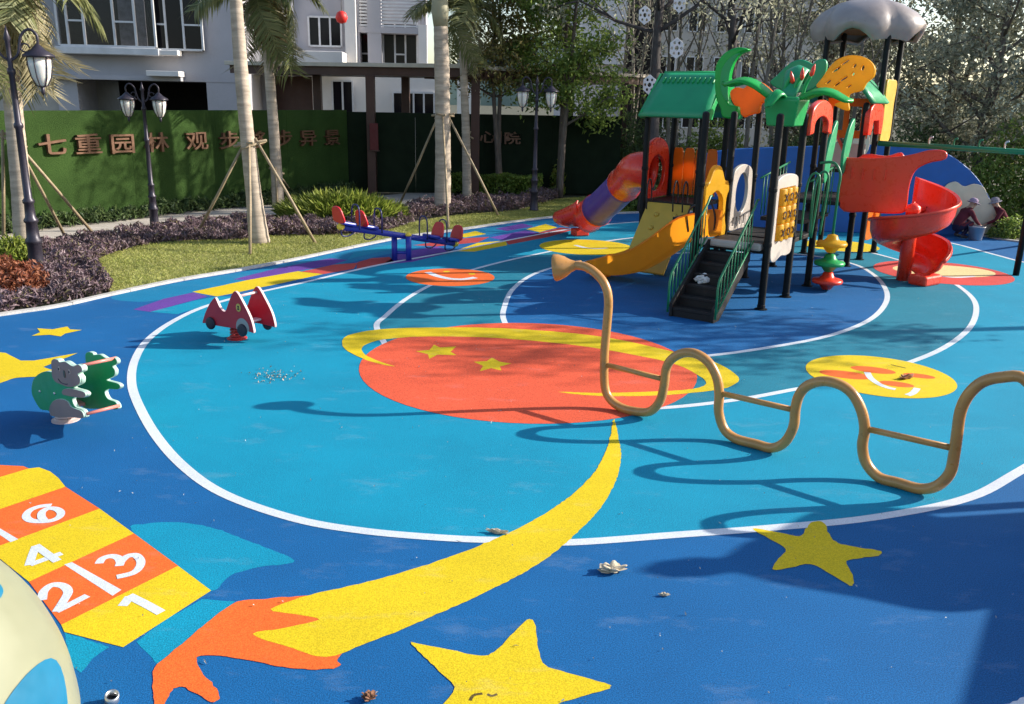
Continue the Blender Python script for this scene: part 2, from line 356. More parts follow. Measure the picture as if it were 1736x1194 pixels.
# --- comet
mark('comet_tail', [(460, 1034), (517, 1012), (600, 993), (700, 966), (800, 931), (880, 896), (940, 861), (985, 826), (1015, 790), (1032, 752), (1041, 711), (1050, 752), (1053, 775), (1044, 815), (1018, 862), (960, 921), (900, 965), (800, 1016), (700, 1060), (620, 1092), (553, 1115), (490, 1098), (428, 1076), (490, 1064), (541, 1052), (500, 1042)], YEL, 6, 4)
mark('comet_head', [(517, 1011), (450, 1016), (402, 1021), (363, 1047), (309, 1092), (267, 1127), (260, 1145), (261, 1190), (264, 1240), (280, 1194), (291, 1172), (309, 1165), (334, 1178), (358, 1191), (373, 1185), (363, 1163), (345, 1145), (334, 1123), (340, 1112), (385, 1114), (436, 1123), (480, 1132), (525, 1136), (565, 1134), (578, 1127), (572, 1119), (590, 1095), (600, 1060), (590, 1020), (560, 1010)], ORG, 5, 4)
# --- stars
S1 = [(1276, 897), (1318, 903), (1356, 910), (1366, 898), (1375, 887), (1388, 884), (1399, 889), (1406, 906), (1416, 919), (1440, 926), (1488, 934), (1495, 938), (1488, 943), (1460, 947), (1436, 952), (1444, 975), (1448, 989), (1443, 994), (1436, 991), (1400, 969), (1373, 957), (1340, 963), (1316, 967), (1310, 963), (1320, 948), (1332, 932), (1306, 915)]
mark('star', S1, YEL, 5, 4)
S2 = [(698, 1093), (706, 1091), (760, 1102), (815, 1112), (838, 1106), (864, 1080), (890, 1054), (900, 1051), (907, 1058), (911, 1085), (916, 1115), (930, 1132), (975, 1145), (1025, 1159), (1034, 1165), (1025, 1171), (985, 1183), (948, 1195), (952, 1225), (965, 1275), (955, 1283), (900, 1256), (855, 1240), (790, 1262), (718, 1285), (715, 1272), (745, 1205), (770, 1166), (735, 1130)]
st2 = mark('star', S2, YEL, 5, 4)
ribbon('eye_line', gs([(797, 1189), (803, 1180), (818, 1177)], 4, False), 0.018, LZ*6, DARKP, st2); ribbon('eye_line', gs([(826, 1178), (834, 1181), (843, 1178)], 4, False), 0.016, LZ*6, DARKP, st2)
mark('star', [(53, 570), (68, 564), (63, 557), (89, 559), (115, 554), (119, 559), (139, 560), (111, 566), (103, 571), (84, 568)], YEL, 5, smooth=False)
mark('star', [(-60, 560), (0, 598), (10, 599), (35, 612), (58, 612), (132, 599), (73, 623), (89, 628), (68, 639), (27, 641), (0, 650), (-90, 690), (-70, 640), (-140, 600), (-60, 610)], YEL, 5, smooth=False)
# --- petals and hopscotch
mark('petal', [(222, 898), (250, 888), (300, 886), (363, 896), (430, 921), (500, 951), (440, 962), (390, 976), (358, 1002), (300, 965)], TEAL, 1, 5)
mark('petal', [(343, 1016), (398, 1020), (327, 1080), (267, 1126), (250, 1108), (231, 1088), (280, 1051)], TEAL, 1, smooth=False)
mark('petal', [(109, 1072), (150, 1085), (184, 1097), (158, 1117), (138, 1140), (120, 1130)], TEAL, 1, smooth=False)
hop = bpy.data.objects.new('hopscotch', None); COL.objects.link(hop); hop.parent = rub
def hrow(px, m, layer=4): return sheet('hopscotch_square', gp(px), LZ * layer, m, hop)
hrow([(302, 960), (358, 1002), (209, 1098), (109, 1072), (104, 1060)], YEL)
hrow([(227, 905), (302, 960), (104, 1060), (49, 987)], ORG); hrow([(169, 863), (227, 905), (49, 987), (0, 948), (-40, 920), (-60, 948)], YEL)
hrow([(111, 826), (169, 863), (-60, 948), (-120, 900)], ORG)
hrow([(49, 795), (66, 793), (85, 800), (99, 811), (111, 826), (-120, 905), (-170, 860)], YEL, 5); hrow([(-170, 800), (-60, 788), (0, 789), (40, 791), (49, 795), (-170, 862)], ORG)
def quad(px, layer=5): return sheet('divider', gp(px), LZ * layer, WHT, hop)
quad([(109, 958), (122, 954), (206, 1001), (191, 1011)]); quad([(-40, 880), (-28, 880), (31, 915), (18, 920)])
def digit(strokes, w=0.055):
    mb = MB()
    for k, s in enumerate(strokes):
        P = gs([(x * 0.3634, 760 + y * 0.3634) for x, y in s], 6, False); n = len(P); z = LZ*5 + 0.0006 * k
        for i in range(n):
            a = Vector(P[max(i-1, 0)]); b2 = Vector(P[min(i+1, n-1)]); tt = (b2 - a).normalized(); q = Vector(P[i])
            zz = z + 3e-5 * i; mb.v += [(q.x - tt.y*w/2, q.y + tt.x*w/2, zz), (q.x + tt.y*w/2, q.y - tt.x*w/2, zz)]
        o = len(mb.v) - 2*n; mb.f += [(o+2*i+1, o+2*i+3, o+2*i+2, o+2*i) for i in range(n-1)]
    return mb.build('digit', WHT, hop)
digit([[(240, 268), (185, 274), (140, 292), (122, 318), (140, 338), (185, 344), (240, 340), (276, 324), (284, 302), (262, 286), (226, 284), (198, 300), (194, 322), (206, 340)]])
digit([[(288, 492), (210, 520), (140, 546)], [(136, 548), (150, 505), (168, 458)], [(165, 456), (215, 492), (268, 530)]])
digit([[(462, 540), (478, 518), (515, 506), (548, 512), (562, 532), (556, 552)], [(562, 535), (592, 508), (632, 502), (656, 526), (652, 556), (620, 585), (545, 604)]])
digit([[(196, 712), (205, 670), (245, 640), (295, 645), (318, 672), (300, 710), (265, 765)], [(262, 764), (330, 730), (408, 690)]])
digit([[(572, 738), (590, 716), (606, 694)], [(600, 690), (680, 730), (752, 770)]], 0.06)
# --- coloured patches along the kerb
PATCH = [([(226, 525), (255, 529), (352, 503), (328, 496), (277, 507)], PUR), ([(326, 495), (368, 503), (470, 482), (548, 465), (505, 460), (420, 475)], YEL),
 ([(255, 529), (300, 533), (400, 503), (368, 503), (330, 510)], TEAL), ([(395, 474), (420, 475), (560, 450), (590, 441), (560, 438), (470, 455)], PUR),
 ([(510, 461), (548, 465), (600, 456), (606, 446), (565, 449)], PINK), ([(606, 445), (604, 456), (640, 450), (668, 443), (660, 436), (630, 438)], MRED), ([(590, 440), (612, 434), (690, 417), (672, 413), (600, 428)], TEAL),
 ([(648, 449), (700, 444), (770, 427), (740, 418), (680, 428)], PUR), ([(770, 426), (803, 427), (860, 416), (857, 408), (810, 412)], YEL), ([(775, 399), (788, 403), (824, 397), (806, 392)], YEL),
 ([(700, 416), (740, 418), (810, 411), (830, 402), (790, 404)], MRED), ([(830, 403), (857, 408), (915, 396), (890, 391)], PUR), ([(857, 409), (862, 415), (930, 402), (978, 388), (950, 386)], MRED),
 ([(892, 389), (915, 394), (945, 386), (925, 380)], YEL), ([(840, 388), (860, 392), (905, 384), (885, 379)], PUR), ([(945, 382), (960, 386), (1010, 378), (990, 374)], TEAL)]
mark('teal_band', [(190, 503), (300, 480), (400, 463), (500, 444), (580, 427), (680, 407), (775, 394), (870, 380), (960, 370), (965, 376), (880, 390), (780, 406), (690, 424), (600, 444), (500, 464), (400, 484), (300, 504), (235, 512)], rubber('rubber_mid_teal', (0.005, 0.19, 0.36)), 1)
for px, m in PATCH: mark('colour_patch', px, m, 2, smooth=False)
mark('white_corner', [(1690, 1200), (1736, 1182), (1800, 1165), (1800, 1260), (1700, 1260)], WHT, 2, smooth=False)

# --- lawn, path, planting strips
ml, t, b = _nt('lawn'); n1 = _noise(t, 1.1, 8, rough=0.7); n2 = _noise(t, 25, 5)
col = _mix(t, _ramp(t, n1.outputs[0], 0.38, 0.62), (0.25, 0.28, 0.065), (0.42, 0.38, 0.14)); col = _mix(t, _ramp(t, n2.outputs[0], 0.35, 0.65, 0, 0.5), col, (0.12, 0.15, 0.035))
t.links.new(col, b.inputs['Base Color']); b.inputs['Roughness'].default_value = 0.95; _bump(t, b, n2.outputs[0], 1.0, 0.03)
LAWN = [(187, 500), (177, 476), (164, 458), (164, 443), (193, 430), (241, 417), (304, 410), (418, 405), (470, 400), (570, 398), (650, 392), (700, 378), (770, 366), (850, 360), (890, 354), (925, 341), (1000, 334), (1150, 330), (1300, 332)]
kin = [p for p in kerb_w if -6.3 < p[0] < 8.0]
lawn_poly = [tuple(p) for p in gs(LAWN, 4, False)] + [(p[0], p[1]) for p in reversed(kin)]
lawn = sheet('lawn', lawn_poly, -0.006, ml); tag(lawn, kind='structure')
mpth = mat('path_concrete', (0.50, 0.45, 0.40), 0.85, 0.3, var=0.12, vs=1.5, fine=0.2, fs=40, dirt=0.25)
path = sheet('path', gs([(-200, 425), (0, 397), (160, 374), (330, 356), (420, 349), (560, 338), (700, 326), (760, 318), (880, 310), (880, 316), (760, 330), (690, 346), (560, 350), (430, 368), (330, 380), (200, 396), (60, 412), (-200, 460)], 3), -0.018, mpth); tag(path, kind='structure')

# ================================================================= PLAY STRUCTURE
GU = Vector((0.57, 0.82, 0)).normalized(); GW = Vector((-0.82, 0.57, 0)).normalized(); GE = Vector((3.73, 12.9, 0)); GS = 1.12
def q(i, j, z=0.0): return GE + GU * (GS * i) + GW * (GS * j) + Vector((0, 0, z))
POSTM = mat('post_paint', (0.006, 0.007, 0.008), 0.5, 0.18, var=0.2); PGREEN = mat('plastic_green', (0.015, 0.37, 0.10), 0.35, 0.5, var=0.08, dirt=0.12)
PBRIGHT = mat('plastic_bright_green', (0.01, 0.42, 0.06), 0.35, 0.5, var=0.08); PORANGE = mat('plastic_orange', (0.82, 0.25, 0.012), 0.38, 0.5, var=0.08, dirt=0.12)
PRED = mat('plastic_red', (0.80, 0.045, 0.016), 0.3, 0.5, var=0.05, dirt=0.03, coat=0.2); PYEL = mat('plastic_yellow', (0.82, 0.48, 0.02), 0.38, 0.5, var=0.07, dirt=0.1)
PPUR = mat('plastic_purple', (0.08, 0.04, 0.26), 0.35, 0.5, var=0.08); PWHITE = mat('plastic_cream', (0.43, 0.38, 0.335), 0.45, 0.4, var=0.08, dirt=0.2)
PGREY = mat('plastic_cloud', (0.29, 0.245, 0.23), 0.35, 0.5, var=0.1, dirt=0.15); DECKM = mat('deck_rubber', (0.014, 0.012, 0.012), 0.6, 0.3, var=0.25, dirt=0.12)
RAILG = mat('rail_green', (0.01, 0.17, 0.07), 0.35, 0.5, var=0.1); POLIVE = mat('plastic_ochre', (0.62, 0.40, 0.05), 0.45, 0.5, var=0.1, dirt=0.15)
for _m, _k in ((PORANGE, 0.55), (PYEL, 0.5), (PRED, 0.04), (POLIVE, 0.15), (PBRIGHT, 0.3), (PGREEN, 0.2)): thru(_m, _k)
STEEL = mat('steel', (0.55, 0.55, 0.55), 0.35, 0.5, 0.9, var=0.1); PBLACK = mat('black_paint', (0.012, 0.012, 0.014), 0.4, 0.5)
ps = thing('play_structure', 'large multi-tower play structure with green roofs, slides and black posts', 'play structure', q(2.5, 0.5))
def post(i, j, h):
    p = q(i, j); mb = MB(); mb.lathe([(0.055, 0.0), (0.055, h - 0.02), (0.048, h + 0.012), (0.02, h + 0.03)], p, 14)
    o = mb.build('post', POSTM, ps, smooth=True); o.data.set_sharp_from_angle(angle=0.7)
    MB().lathe([(0.095, 0.0), (0.095, 0.012), (0.062, 0.02), (0.062, 0.07), (0.056, 0.075)], p, 14).build('base_flange', POSTM, o)
    for z in (0.95, 1.75):
        MB().lathe([(0.063, z), (0.066, z + 0.012), (0.066, z + 0.05), (0.063, z + 0.06)], p, 12, cap=False).build('clamp', POSTM, o)
for i, j in ((0, 0), (1, 0), (0, 1), (1, 1), (2, 1)): post(i, j, 2.82)
post(2, 0, 2.95)
for i, j in ((2, 1.9), (2, 2.85), (3, 1.9), (3, 2.85)): post(i, j, 2.8)
for i, j in ((4.15, 0), (3.3, 1)): post(i, j, 3.0)
for i, j in ((5, 0), (5, 1), (6, 0), (6, 1)): post(i, j, 4.35)
def deck(i0, i1, j0, j1, z):
    c = (q(i0, j0) + q(i1, j1)) / 2; mb = MB().box((c.x, c.y, z - 0.035), ((i1-i0)*GS - 0.03, (j1-j0)*GS - 0.03, 0.07), GU)
    return mb.build('deck', DECKM, ps, bevel=0.01)
deck(0, 1, 0, 1, 0.9); deck(1, 2, 0, 1, 0.92); deck(2, 3, 1.9, 2.85, 1.2); deck(3.3, 5, 0, 1, 1.3); deck(5, 6, 0, 1, 1.75); deck(2, 3.3, 0.15, 0.85, 1.1); deck(1.2, 2, 1.0, 1.95, 1.06)
# --- staircase up to the front deck
st = bpy.data.objects.new('staircase', None); COL.objects.link(st); st.parent = ps; BASE[st.name] = BASE[ps.name]
run = 1.26; N = 6
for k in range(N):
    i = -run * (N - k) / N / GS * 1.0; z = 0.9 * (k + 1) / (N + 0.6)
    c = q(i + run / N / 2 / GS, 0.5); MB().box((c.x, c.y, z - 0.02), (run / N + 0.03, 0.62, 0.04), GU).build('step', DECKM, st, bevel=0.006)
    c2 = q(i, 0.5); MB().box((c2.x, c2.y, z - 0.085), (0.012, 0.60, 0.125), GU).build('riser', DECKM, st)
def prail(jj, side):
    a = q(-run/GS - 0.03, jj); b2 = q(-0.05, jj)
    # stringer
    mb = MB(); n = GW * 0.02
    P = [a + Vector((0, 0, 0.0)), a + Vector((0, 0, 0.2)), b2 + Vector((0, 0, 0.98)), b2 + Vector((0, 0, 0.72)), a + GU * 0.2]
    mb.add([p - n for p in P] + [p + n for p in P], [(4, 3, 2, 1, 0), (5, 6, 7, 8, 9)] + [(k, (k+1) % 5, 5 + (k+1) % 5, 5 + k) for k in range(5)])
    mb.build('stringer', DECKM, st)
    rl = bpy.data.objects.new('handrail', None); COL.objects.link(rl); rl.parent = st; BASE[rl.name] = BASE[ps.name]
    o = GW * (0.045 * side); t0 = a + o; t1 = b2 + o
    top = [t0 + Vector((0, 0, 0.06)), t0 + Vector((0, 0, 0.5)), t0 + Vector((0, 0, 0.62)) + GU * 0.04, t1 + Vector((0, 0, 1.52)) + GU * -0.08, t1 + Vector((0, 0, 1.62)), t1 + Vector((0, 0, 1.62)) + GU * 0.06]
    MB().tube(top, 0.017, 8).build('handrail_tube', RAILG, st, smooth=True)
    MB().tube([t0 + Vector((0, 0, 0.12)), t1 + Vector((0, 0, 1.02))], 0.014, 8).build('lower_rail', RAILG, st, smooth=True)
    for k in range(1, 11):
        f = k / 11; x = t0.lerp(t1, f); MB().tube([x + Vector((0, 0, 0.12 + 0.9 * f)), x + Vector((0, 0, 0.60 + 0.92 * f))], 0.008, 6).build('baluster', RAILG, st, smooth=True)
    bpy.data.objects.remove(rl)
prail(0.5 - 0.285, -1); prail(0.5 + 0.285, 1)
# cream bumper at the stair head
c = q(-0.02, 0.5); MB().box((c.x, c.y, 0.93), (0.10, 0.98, 0.11), GU).build('bumper', PWHITE, ps, bevel=0.03)
# --- panels
def panel_frame(i0, j0, i1, j1):
    a = q(i0, j0); b2 = q(i1, j1); xd = (b2 - a).normalized(); return a, xd, (b2 - a).length
a, xd, L = panel_frame(1, 1, 2, 1)
out = cr([(0.10, 0.96), (0.1, 1.3), (0.12, 1.72), (0.2, 1.92), (L/2, 2.0), (L-0.2, 1.92), (L-0.12, 1.72), (L-0.1, 1.3), (L-0.1, 0.96), (L/2, 0.93)], 5, True)
holes = [ell(L/2, 1.53, 0.27, 0.33)] + [[(x, 1.0), (x + 0.06, 1.0), (x + 0.06, 1.14), (x, 1.14)] for x in (0.24, 0.40, 0.56, 0.72)]
plate('oval_window_panel', [[(p.x, p.y) for p in [Vector(k) for k in out]]] + holes, 0.06, PWHITE, ps, a, xd, bevel=0.012)
a, xd, L = panel_frame(0, 0, 1, 0)
out = cr([(0.08, 0.80), (0.09, 1.3), (0.08, 1.78), (0.16, 1.93), (L/2, 1.98), (L-0.16, 1.93), (L-0.08, 1.78), (L-0.09, 1.3), (L-0.08, 0.80), (L*0.75, 0.72), (L*0.5, 0.74), (L*0.25, 0.68)], 5, True)
tp = plate('noughts_and_crosses_panel', [[(p.x, p.y) for p in out], [(0.2, 1.0), (L-0.2, 1.0), (L-0.2, 1.78), (0.2, 1.78)]], 0.07, PWHITE, ps, a, xd, bevel=0.012)
for r in range(3):
    for k in range(3):
        x = 0.2 + (L - 0.4) * (k + 0.5) / 3; z = 1.0 + 0.26 * (r + 0.5); c = a + xd * x
        MB().lathe([(0.105, -0.122), (0.11, -0.115), (0.11, 0.115), (0.105, 0.122)], (c.x, c.y, z), 14).build('turning_drum', PYEL, tp, smooth=True).data.set_sharp_from_angle(angle=0.7)
        nrm = -GW; p0 = c + nrm * 0.112 + Vector((0, 0, z))
        if (r + k) % 2 == 0:
            mb = MB()
            for s in (-1, 1): mb.box(p0 + nrm * (0.002 * s), (0.15, 0.008, 0.024), (xd + Vector((0, 0, s))).normalized(), (Vector((0, 0, 1)) - xd * s).normalized())
            mb.build('cross_mark', PBLACK, tp)
        else:
            plate('nought_mark', [ell(0, 0, 0.062, 0.062, 20), ell(0, 0, 0.04, 0.04, 20)], 0.008, PBLACK, tp, p0, xd, bevel=0.001)
for z in (1.0, 1.26, 1.52, 1.78): MB().tube([a + xd * 0.15 + Vector((0, 0, z)), a + xd * (L - 0.15) + Vector((0, 0, z))], 0.012, 6).build('drum_rail', PYEL, tp, smooth=True)
# arch over the orange slide
a, xd, L = panel_frame(0, 1, 1, 1)
out = cr([(0.07, 0.9), (0.05, 1.02), (0.12, 1.2), (0.12, 1.5), (0.04, 1.62), (0.1, 1.76), (0.25, 1.8), (0.4, 1.98), (L/2, 2.04), (L-0.4, 1.98), (L-0.25, 1.8), (L-0.1, 1.76), (L-0.04, 1.62), (L-0.12, 1.5), (L-0.12, 1.2), (L-0.05, 1.02), (L-0.07, 0.9)], 4, False)
inn = cr([(L-0.24, 0.9), (L-0.25, 1.3), (L-0.3, 1.52), (L/2, 1.64), (0.3, 1.52), (0.25, 1.3), (0.24, 0.9)], 4, False)
plate('slide_arch', [[(p.x, p.y) for p in out + inn]], 0.08, PYEL, ps, a, xd, bevel=0.015)
def hoop(pts, r, m, nm='grab_rail', n=6): return MB().tube(cr(pts, n), r, 8).build(nm, m, ps, smooth=True)
for s in (0.28, 0.84):
    c = q(s / GS, 1.06); hoop([c + Vector((0, 0, 0.93)), c + Vector((0, 0, 1.2)), c + GW * 0.1 + Vector((0, 0, 1.42)), c + GW * 0.22 + Vector((0, 0, 1.3)), c + GW * 0.2 + Vector((0, 0, 1.0))], 0.016, PBLACK)
# --- orange open slide, going down to the left from the front deck
def chute(path, w, wall, m, name, parent, side_dir=None, n=14, thick=0.03):
    """open U section swept along a path of Vectors"""
    P = cr(path, 6); rows = []
    for k, p in enumerate(P):
        t = (P[min(k+1, len(P)-1)] - P[max(k-1, 0)]); th = Vector((t.x, t.y, 0)).normalized() if side_dir is None else side_dir
        s = Vector((-th.y, th.x, 0)); up = t.cross(s) if t.length > 0 else Vector((0, 0, 1)); up = s.cross(t).normalized() if False else t.normalized().cross(s).normalized() * 1.0
        if up.z < 0: up = -up
        f = k / (len(P) - 1); hh = wall * (1 - 0.45 * max(0, (f - 0.8) / 0.2))
        sec = [(-w/2 - 0.05, hh - 0.03), (-w/2 - 0.035, hh), (-w/2, hh - 0.02), (-w/2 + 0.03, 0.07), (-w/2 + 0.09, 0.015), (0, 0), (w/2 - 0.09, 0.015), (w/2 - 0.03, 0.07), (w/2, hh - 0.02), (w/2 + 0.035, hh), (w/2 + 0.05, hh - 0.03)]
        rows.append([p + s * x + up * z for x, z in sec])
    return MB().grid(rows).build(name, m, parent, smooth=True, solid=thick)
p0 = q(0.5, 1.02, 0.93)
chute([p0 - GW * 0.1, p0 + GW * 0.22 + Vector((0, 0, -0.06)), p0 + GW * 0.65 + Vector((0, 0, -0.40)), p0 + GW * 1.1 + Vector((0, 0, -0.70)), p0 + GW * 1.55 + Vector((0, 0, -0.83)), p0 + GW * 2.1 + Vector((0, 0, -0.86))], 0.60, 0.40, thru(mat('slide_orange', (0.95, 0.36, 0.02), 0.4, 0.45, var=0.06, dirt=0.08), 0.6), 'orange_slide', ps, thick=0.0)
c = p0 + GW * 1.9; MB().box((c.x, c.y, 0.035), (0.12, 0.42, 0.07), GW).build('slide_foot', PORANGE, ps, bevel=0.02)
# --- ochre climbing ramp on the left tower, with grab hoops
a0 = q(2, 2.0, 1.18); a1 = q(2, 2.76, 1.18); b0 = q(1.15, 2.0, 0.05); b1 = q(1.15, 2.76, 0.05); nn = (a1 - a0).cross(b0 - a0).normalized(); nn = nn if nn.z > 0 else -nn
MB().add([a0, a1, b1, b0] + [x - nn * 0.05 for x in (a0, a1, b1, b0)], [(0, 1, 2, 3), (7, 6, 5, 4), (0, 4, 5, 1), (1, 5, 6, 2), (2, 6, 7, 3), (3, 7, 4, 0)]).build('climbing_ramp', POLIVE, ps, bevel=0.015)
rg0 = random.Random(4)
for r in range(4):
    for k in range(2):
        f = 0.18 + 0.2 * r; g = 0.28 + 0.44 * k + rg0.uniform(-0.06, 0.06); c = a0.lerp(a1, g).lerp(b0.lerp(b1, g), f); MB().lathe([(0.05, 0), (0.045, 0.02), (0.02, 0.035)], c, 10, nn).build('climbing_hold', POLIVE, ps, smooth=True)
for g in (0.08, 0.3, 0.92):
    c = a0.lerp(a1, g); hoop([c + Vector((0, 0, 0.0)), c + Vector((0, 0, 0.32)) - GU * 0.02, c + Vector((0, 0, 0.42)) - GU * 0.12, c + Vector((0, 0, 0.25)) - GU * 0.2, c - GU * 0.18 + Vector((0, 0, -0.12))], 0.014, PBLACK)
# orange slatted barrier behind the ramp
a, xd, L = panel_frame(3, 1.9, 3, 2.85)
for k in range(4):
    x = L - 0.14 - k * 0.23; plate('barrier_board', [[(p.x, p.y) for p in cr([(x - 0.1, 1.24), (x - 0.1, 2.02), (x, 2.12), (x + 0.1, 2.02), (x + 0.1, 1.24)], 4)]], 0.05, PORANGE, ps, a, xd, bevel=0.01)
# --- tube slide: red mouth, purple ring section, red flared end
ta = q(2.5, 2.95, 1.68); tb = Vector((1.5, 19.9, 0.42)); td = Vector((tb.x - ta.x, tb.y - ta.y, 0)); up = Vector((0, 0, 1))
tp_ = [ta, ta + GW * 0.35, ta + td * 0.33 + up * -0.28, ta + td * 0.62 + up * -0.80, ta + td * 0.85 + up * -1.16, ta + td * 1.0 + up * -1.27]
TP = cr(tp_, 6); nT = len(TP)
def tubeseg(k0, k1, m, r=0.33):
    rr = [r] * (k1 - k0 + 1); rr[0] = r + 0.03; rr[-1] = r + 0.03
    return MB().tube(TP[k0:k1 + 1], rr, 20, cap=False).build('tube_slide_section', m, ps, smooth=True, solid=0.025)
tubeseg(0, 13, PRED); tubeseg(13, 21, PPUR, 0.325); tubeseg(21, 25, PRED)
e0 = TP[24]; e1 = TP[-1]; ed = Vector((e1.x - e0.x, e1.y - e0.y, 0)).normalized(); es = Vector((-ed.y, ed.x, 0)); rows = []
for k in range(8):
    f = k / 7; p = Vector((e0.x, e0.y, 0)) + ed * (f * 0.95); w = 0.36 + 0.12 * f; zb = 0.34 - 0.2 * f ** 0.7
    rows.append([p + es * (w * math.cos(th)) + up * (zb + (0.36 - 0.36 * math.sin(th)) * (1 - 0.35 * f)) for th in [math.radians(x) for x in (-25, 0, 25, 50, 75, 90, 105, 130, 155, 180, 205)]])
MB().grid(rows).build('tube_slide_end', PRED, ps, smooth=True, solid=0.03)
c = e0 + ed * 0.5; MB().box((c.x, c.y, 0.08), (0.3, 0.34, 0.16), ed).build('slide_foot', PRED, ps, bevel=0.03)
a, xd, L = panel_frame(2, 2.9, 3, 2.9)
out = cr([(0.07, 1.2), (0.06, 1.9), (0.2, 2.2), (L/2, 2.32), (L-0.2, 2.2), (L-0.06, 1.9), (L-0.07, 1.2)], 5, False)
plate('tube_entry_panel', [[(p.x, p.y) for p in out], ell(L/2, 1.66, 0.34, 0.34)], 0.07, PRED, ps, a, xd, bevel=0.015)
# --- green house roof over the left tower
RG = mat('plastic_dark_green', (0.010, 0.27, 0.11), 0.38, 0.5, var=0.07, dirt=0.08)
ci, cj0, cj1 = 2.5, 1.72, 2.92
def rp(i, j, z): return q(i, j, z)
rf = bpy.data.objects.new('house_roof', None); COL.objects.link(rf); rf.parent = ps; BASE[rf.name] = BASE[ps.name]
for s in (-1, 1):
    rows = []
    for f in (0, 0.12, 0.5, 0.85, 1.0):
        z = 3.46 - 0.72 * f - (0.03 if f == 1 else 0); ii = ci + s * (0.05 + 0.66 * f) ; inset = 0.10 * (1 - f)
        rows.append([rp(ii, cj0 + (cj1 - cj0) * g + inset * (1 - 2*g), z) for g in np.linspace(0, 1, 8)])
    MB().grid(rows).build('roof_slope', RG, rf, smooth=True, solid=0.05)
    for k in range(11):
        g = 0.07 + 0.086 * k; c = rp(ci + s * 0.20, cj0 + 0.1 + (cj1 - cj0 - 0.2) * g, 3.34); MB().box(c, (0.14, 0.035, 0.05), (GU * s * 0.74 + Vector((0, 0, -0.66))), (GU * s * 0.66 + Vector((0, 0, 0.74)))).build('roof_rib', PGREEN, rf, bevel=0.01)
MB().tube([rp(ci, cj0 + 0.08, 3.46), rp(ci, cj1 - 0.08, 3.46)], 0.05, 10).build('ridge', PGREEN, rf, smooth=True)
for jj in (cj0 + 0.03, cj1 - 0.03):
    a = rp(ci - 0.7, jj, 0); L = 1.4 * GS
    out = [(0.02, 2.68), (0.0, 2.78), (L/2 - 0.06, 3.47), (L/2 + 0.06, 3.47), (L, 2.78), (L-0.02, 2.68)] + [(p.x, p.y) for p in cr([(L - 0.2, 2.68), (L - 0.35, 2.95), (L/2, 3.08), (0.35, 2.95), (0.2, 2.68)], 4)]
    plate('gable', [out], 0.05, PGREEN, rf, a, GU, bevel=0.01)
# crescent leaf at the gable
def traced(px, o, xd, n=4, smooth=True):
    s = SZ(px, o, xd)
    return [(p.x, p.y) for p in cr(s, n, True)] if smooth else s
NW = -GW
hx = lambda L_: [(1050 + x * 0.144, 60 + y * 0.144) for x, y in L_]
o_ = q(1.78, 1.55)
HORN = hx([(1150, 420), (1170, 330), (1240, 230), (1330, 170), (1430, 145), (1530, 165), (1515, 188), (1440, 215), (1370, 290), (1330, 380), (1300, 520), (1285, 680), (1300, 780), (1335, 822), (1420, 832), (1385, 970), (1240, 965), (1210, 860), (1165, 760), (1145, 600)])
plate('crescent_leaf', [traced(HORN, o_, NW)], 0.20, PBRIGHT, ps, Vector((o_.x, o_.y, 0)), NW, bevel=0.03)
o2_ = o_ + GU * -0.115; HOR2 = hx([(1190, 560), (1210, 400), (1300, 270), (1420, 205), (1370, 285), (1320, 380), (1290, 520), (1280, 690), (1290, 780), (1250, 760), (1205, 680)])
plate('leaf_inset', [traced(HOR2, o2_, NW)], 0.03, PGREEN, ps, Vector((o2_.x, o2_.y, 0)), NW, bevel=0.01)
# --- flower roof over the front tower
fc = q(0.55, 0.12, 0)
fl = bpy.data.objects.new('flower_roof', None); COL.objects.link(fl); fl.parent = ps; BASE[fl.name] = BASE[ps.name]
mb = MB()
for k, (z, h) in enumerate(((2.66, 0.19), (2.68, 0.21), (3.04, 0.26), (3.08, 0.22))):
    mb.v += [tuple(fc + GU * (h * x) + GW * (h * y) + Vector((0, 0, z))) for x, y in ((-1, -1), (1, -1), (1, 1), (-1, 1))]
mb.f += [(3, 2, 1, 0)] + [(4*k + a_, 4*k + (a_+1) % 4, 4*k + 4 + (a_+1) % 4, 4*k + 4 + a_) for k in range(3) for a_ in range(4)] + [(12, 13, 14, 15)]
mb.build('flower_cup', PGREEN, fl, bevel=0.02)
def leaf_blade(o, d, L, w, rise, droop, m, parent, name='petal'):
    d = Vector((d.x, d.y, 0)).normalized(); s = Vector((-d.y, d.x, 0)); rows = []
    for k in range(11):
        f = k / 10; ww = w * (0.45 + 1.3 * f * (1 - f) ** 0.7) * (1 if f < 0.95 else 0.35) * (1 - 0.6 * f ** 3)
        z = rise * math.sin(min(1, f * 1.15) * math.pi * 0.75) - droop * f * f
        p = o + d * (L * f) + Vector((0, 0, z)); dz_ = 0.05 * min(1.0, ww / (w * 0.6)); rows.append([p - s * ww - Vector((0, 0, dz_)), p - s * ww * 0.6 - Vector((0, 0, dz_ * 0.35)), p + Vector((0, 0, 0.02)), p + s * ww * 0.6 - Vector((0, 0, dz_ * 0.35)), p + s * ww - Vector((0, 0, dz_))])
    return MB().grid(rows).build(name, m, parent, smooth=True, solid=0.035)
top = fc + Vector((0, 0, 3.04))
leaf_blade(top + GW * 0.15, GW * 1.0 + GU * 0.05, 0.90, 0.30, 0.27, -0.03, PBRIGHT, fl); leaf_blade(top - GW * 0.15, -GW + GU * 0.05, 0.78, 0.30, 0.18, 0.14, PBRIGHT, fl)
leaf_blade(top, GU, 0.7, 0.2, 0.5, 0.1, RG, fl); leaf_blade(top - GU * 0.1, -GU * 0.9 + GW * 0.3, 0.42, 0.13, 0.16, 0.22, PGREEN, fl)
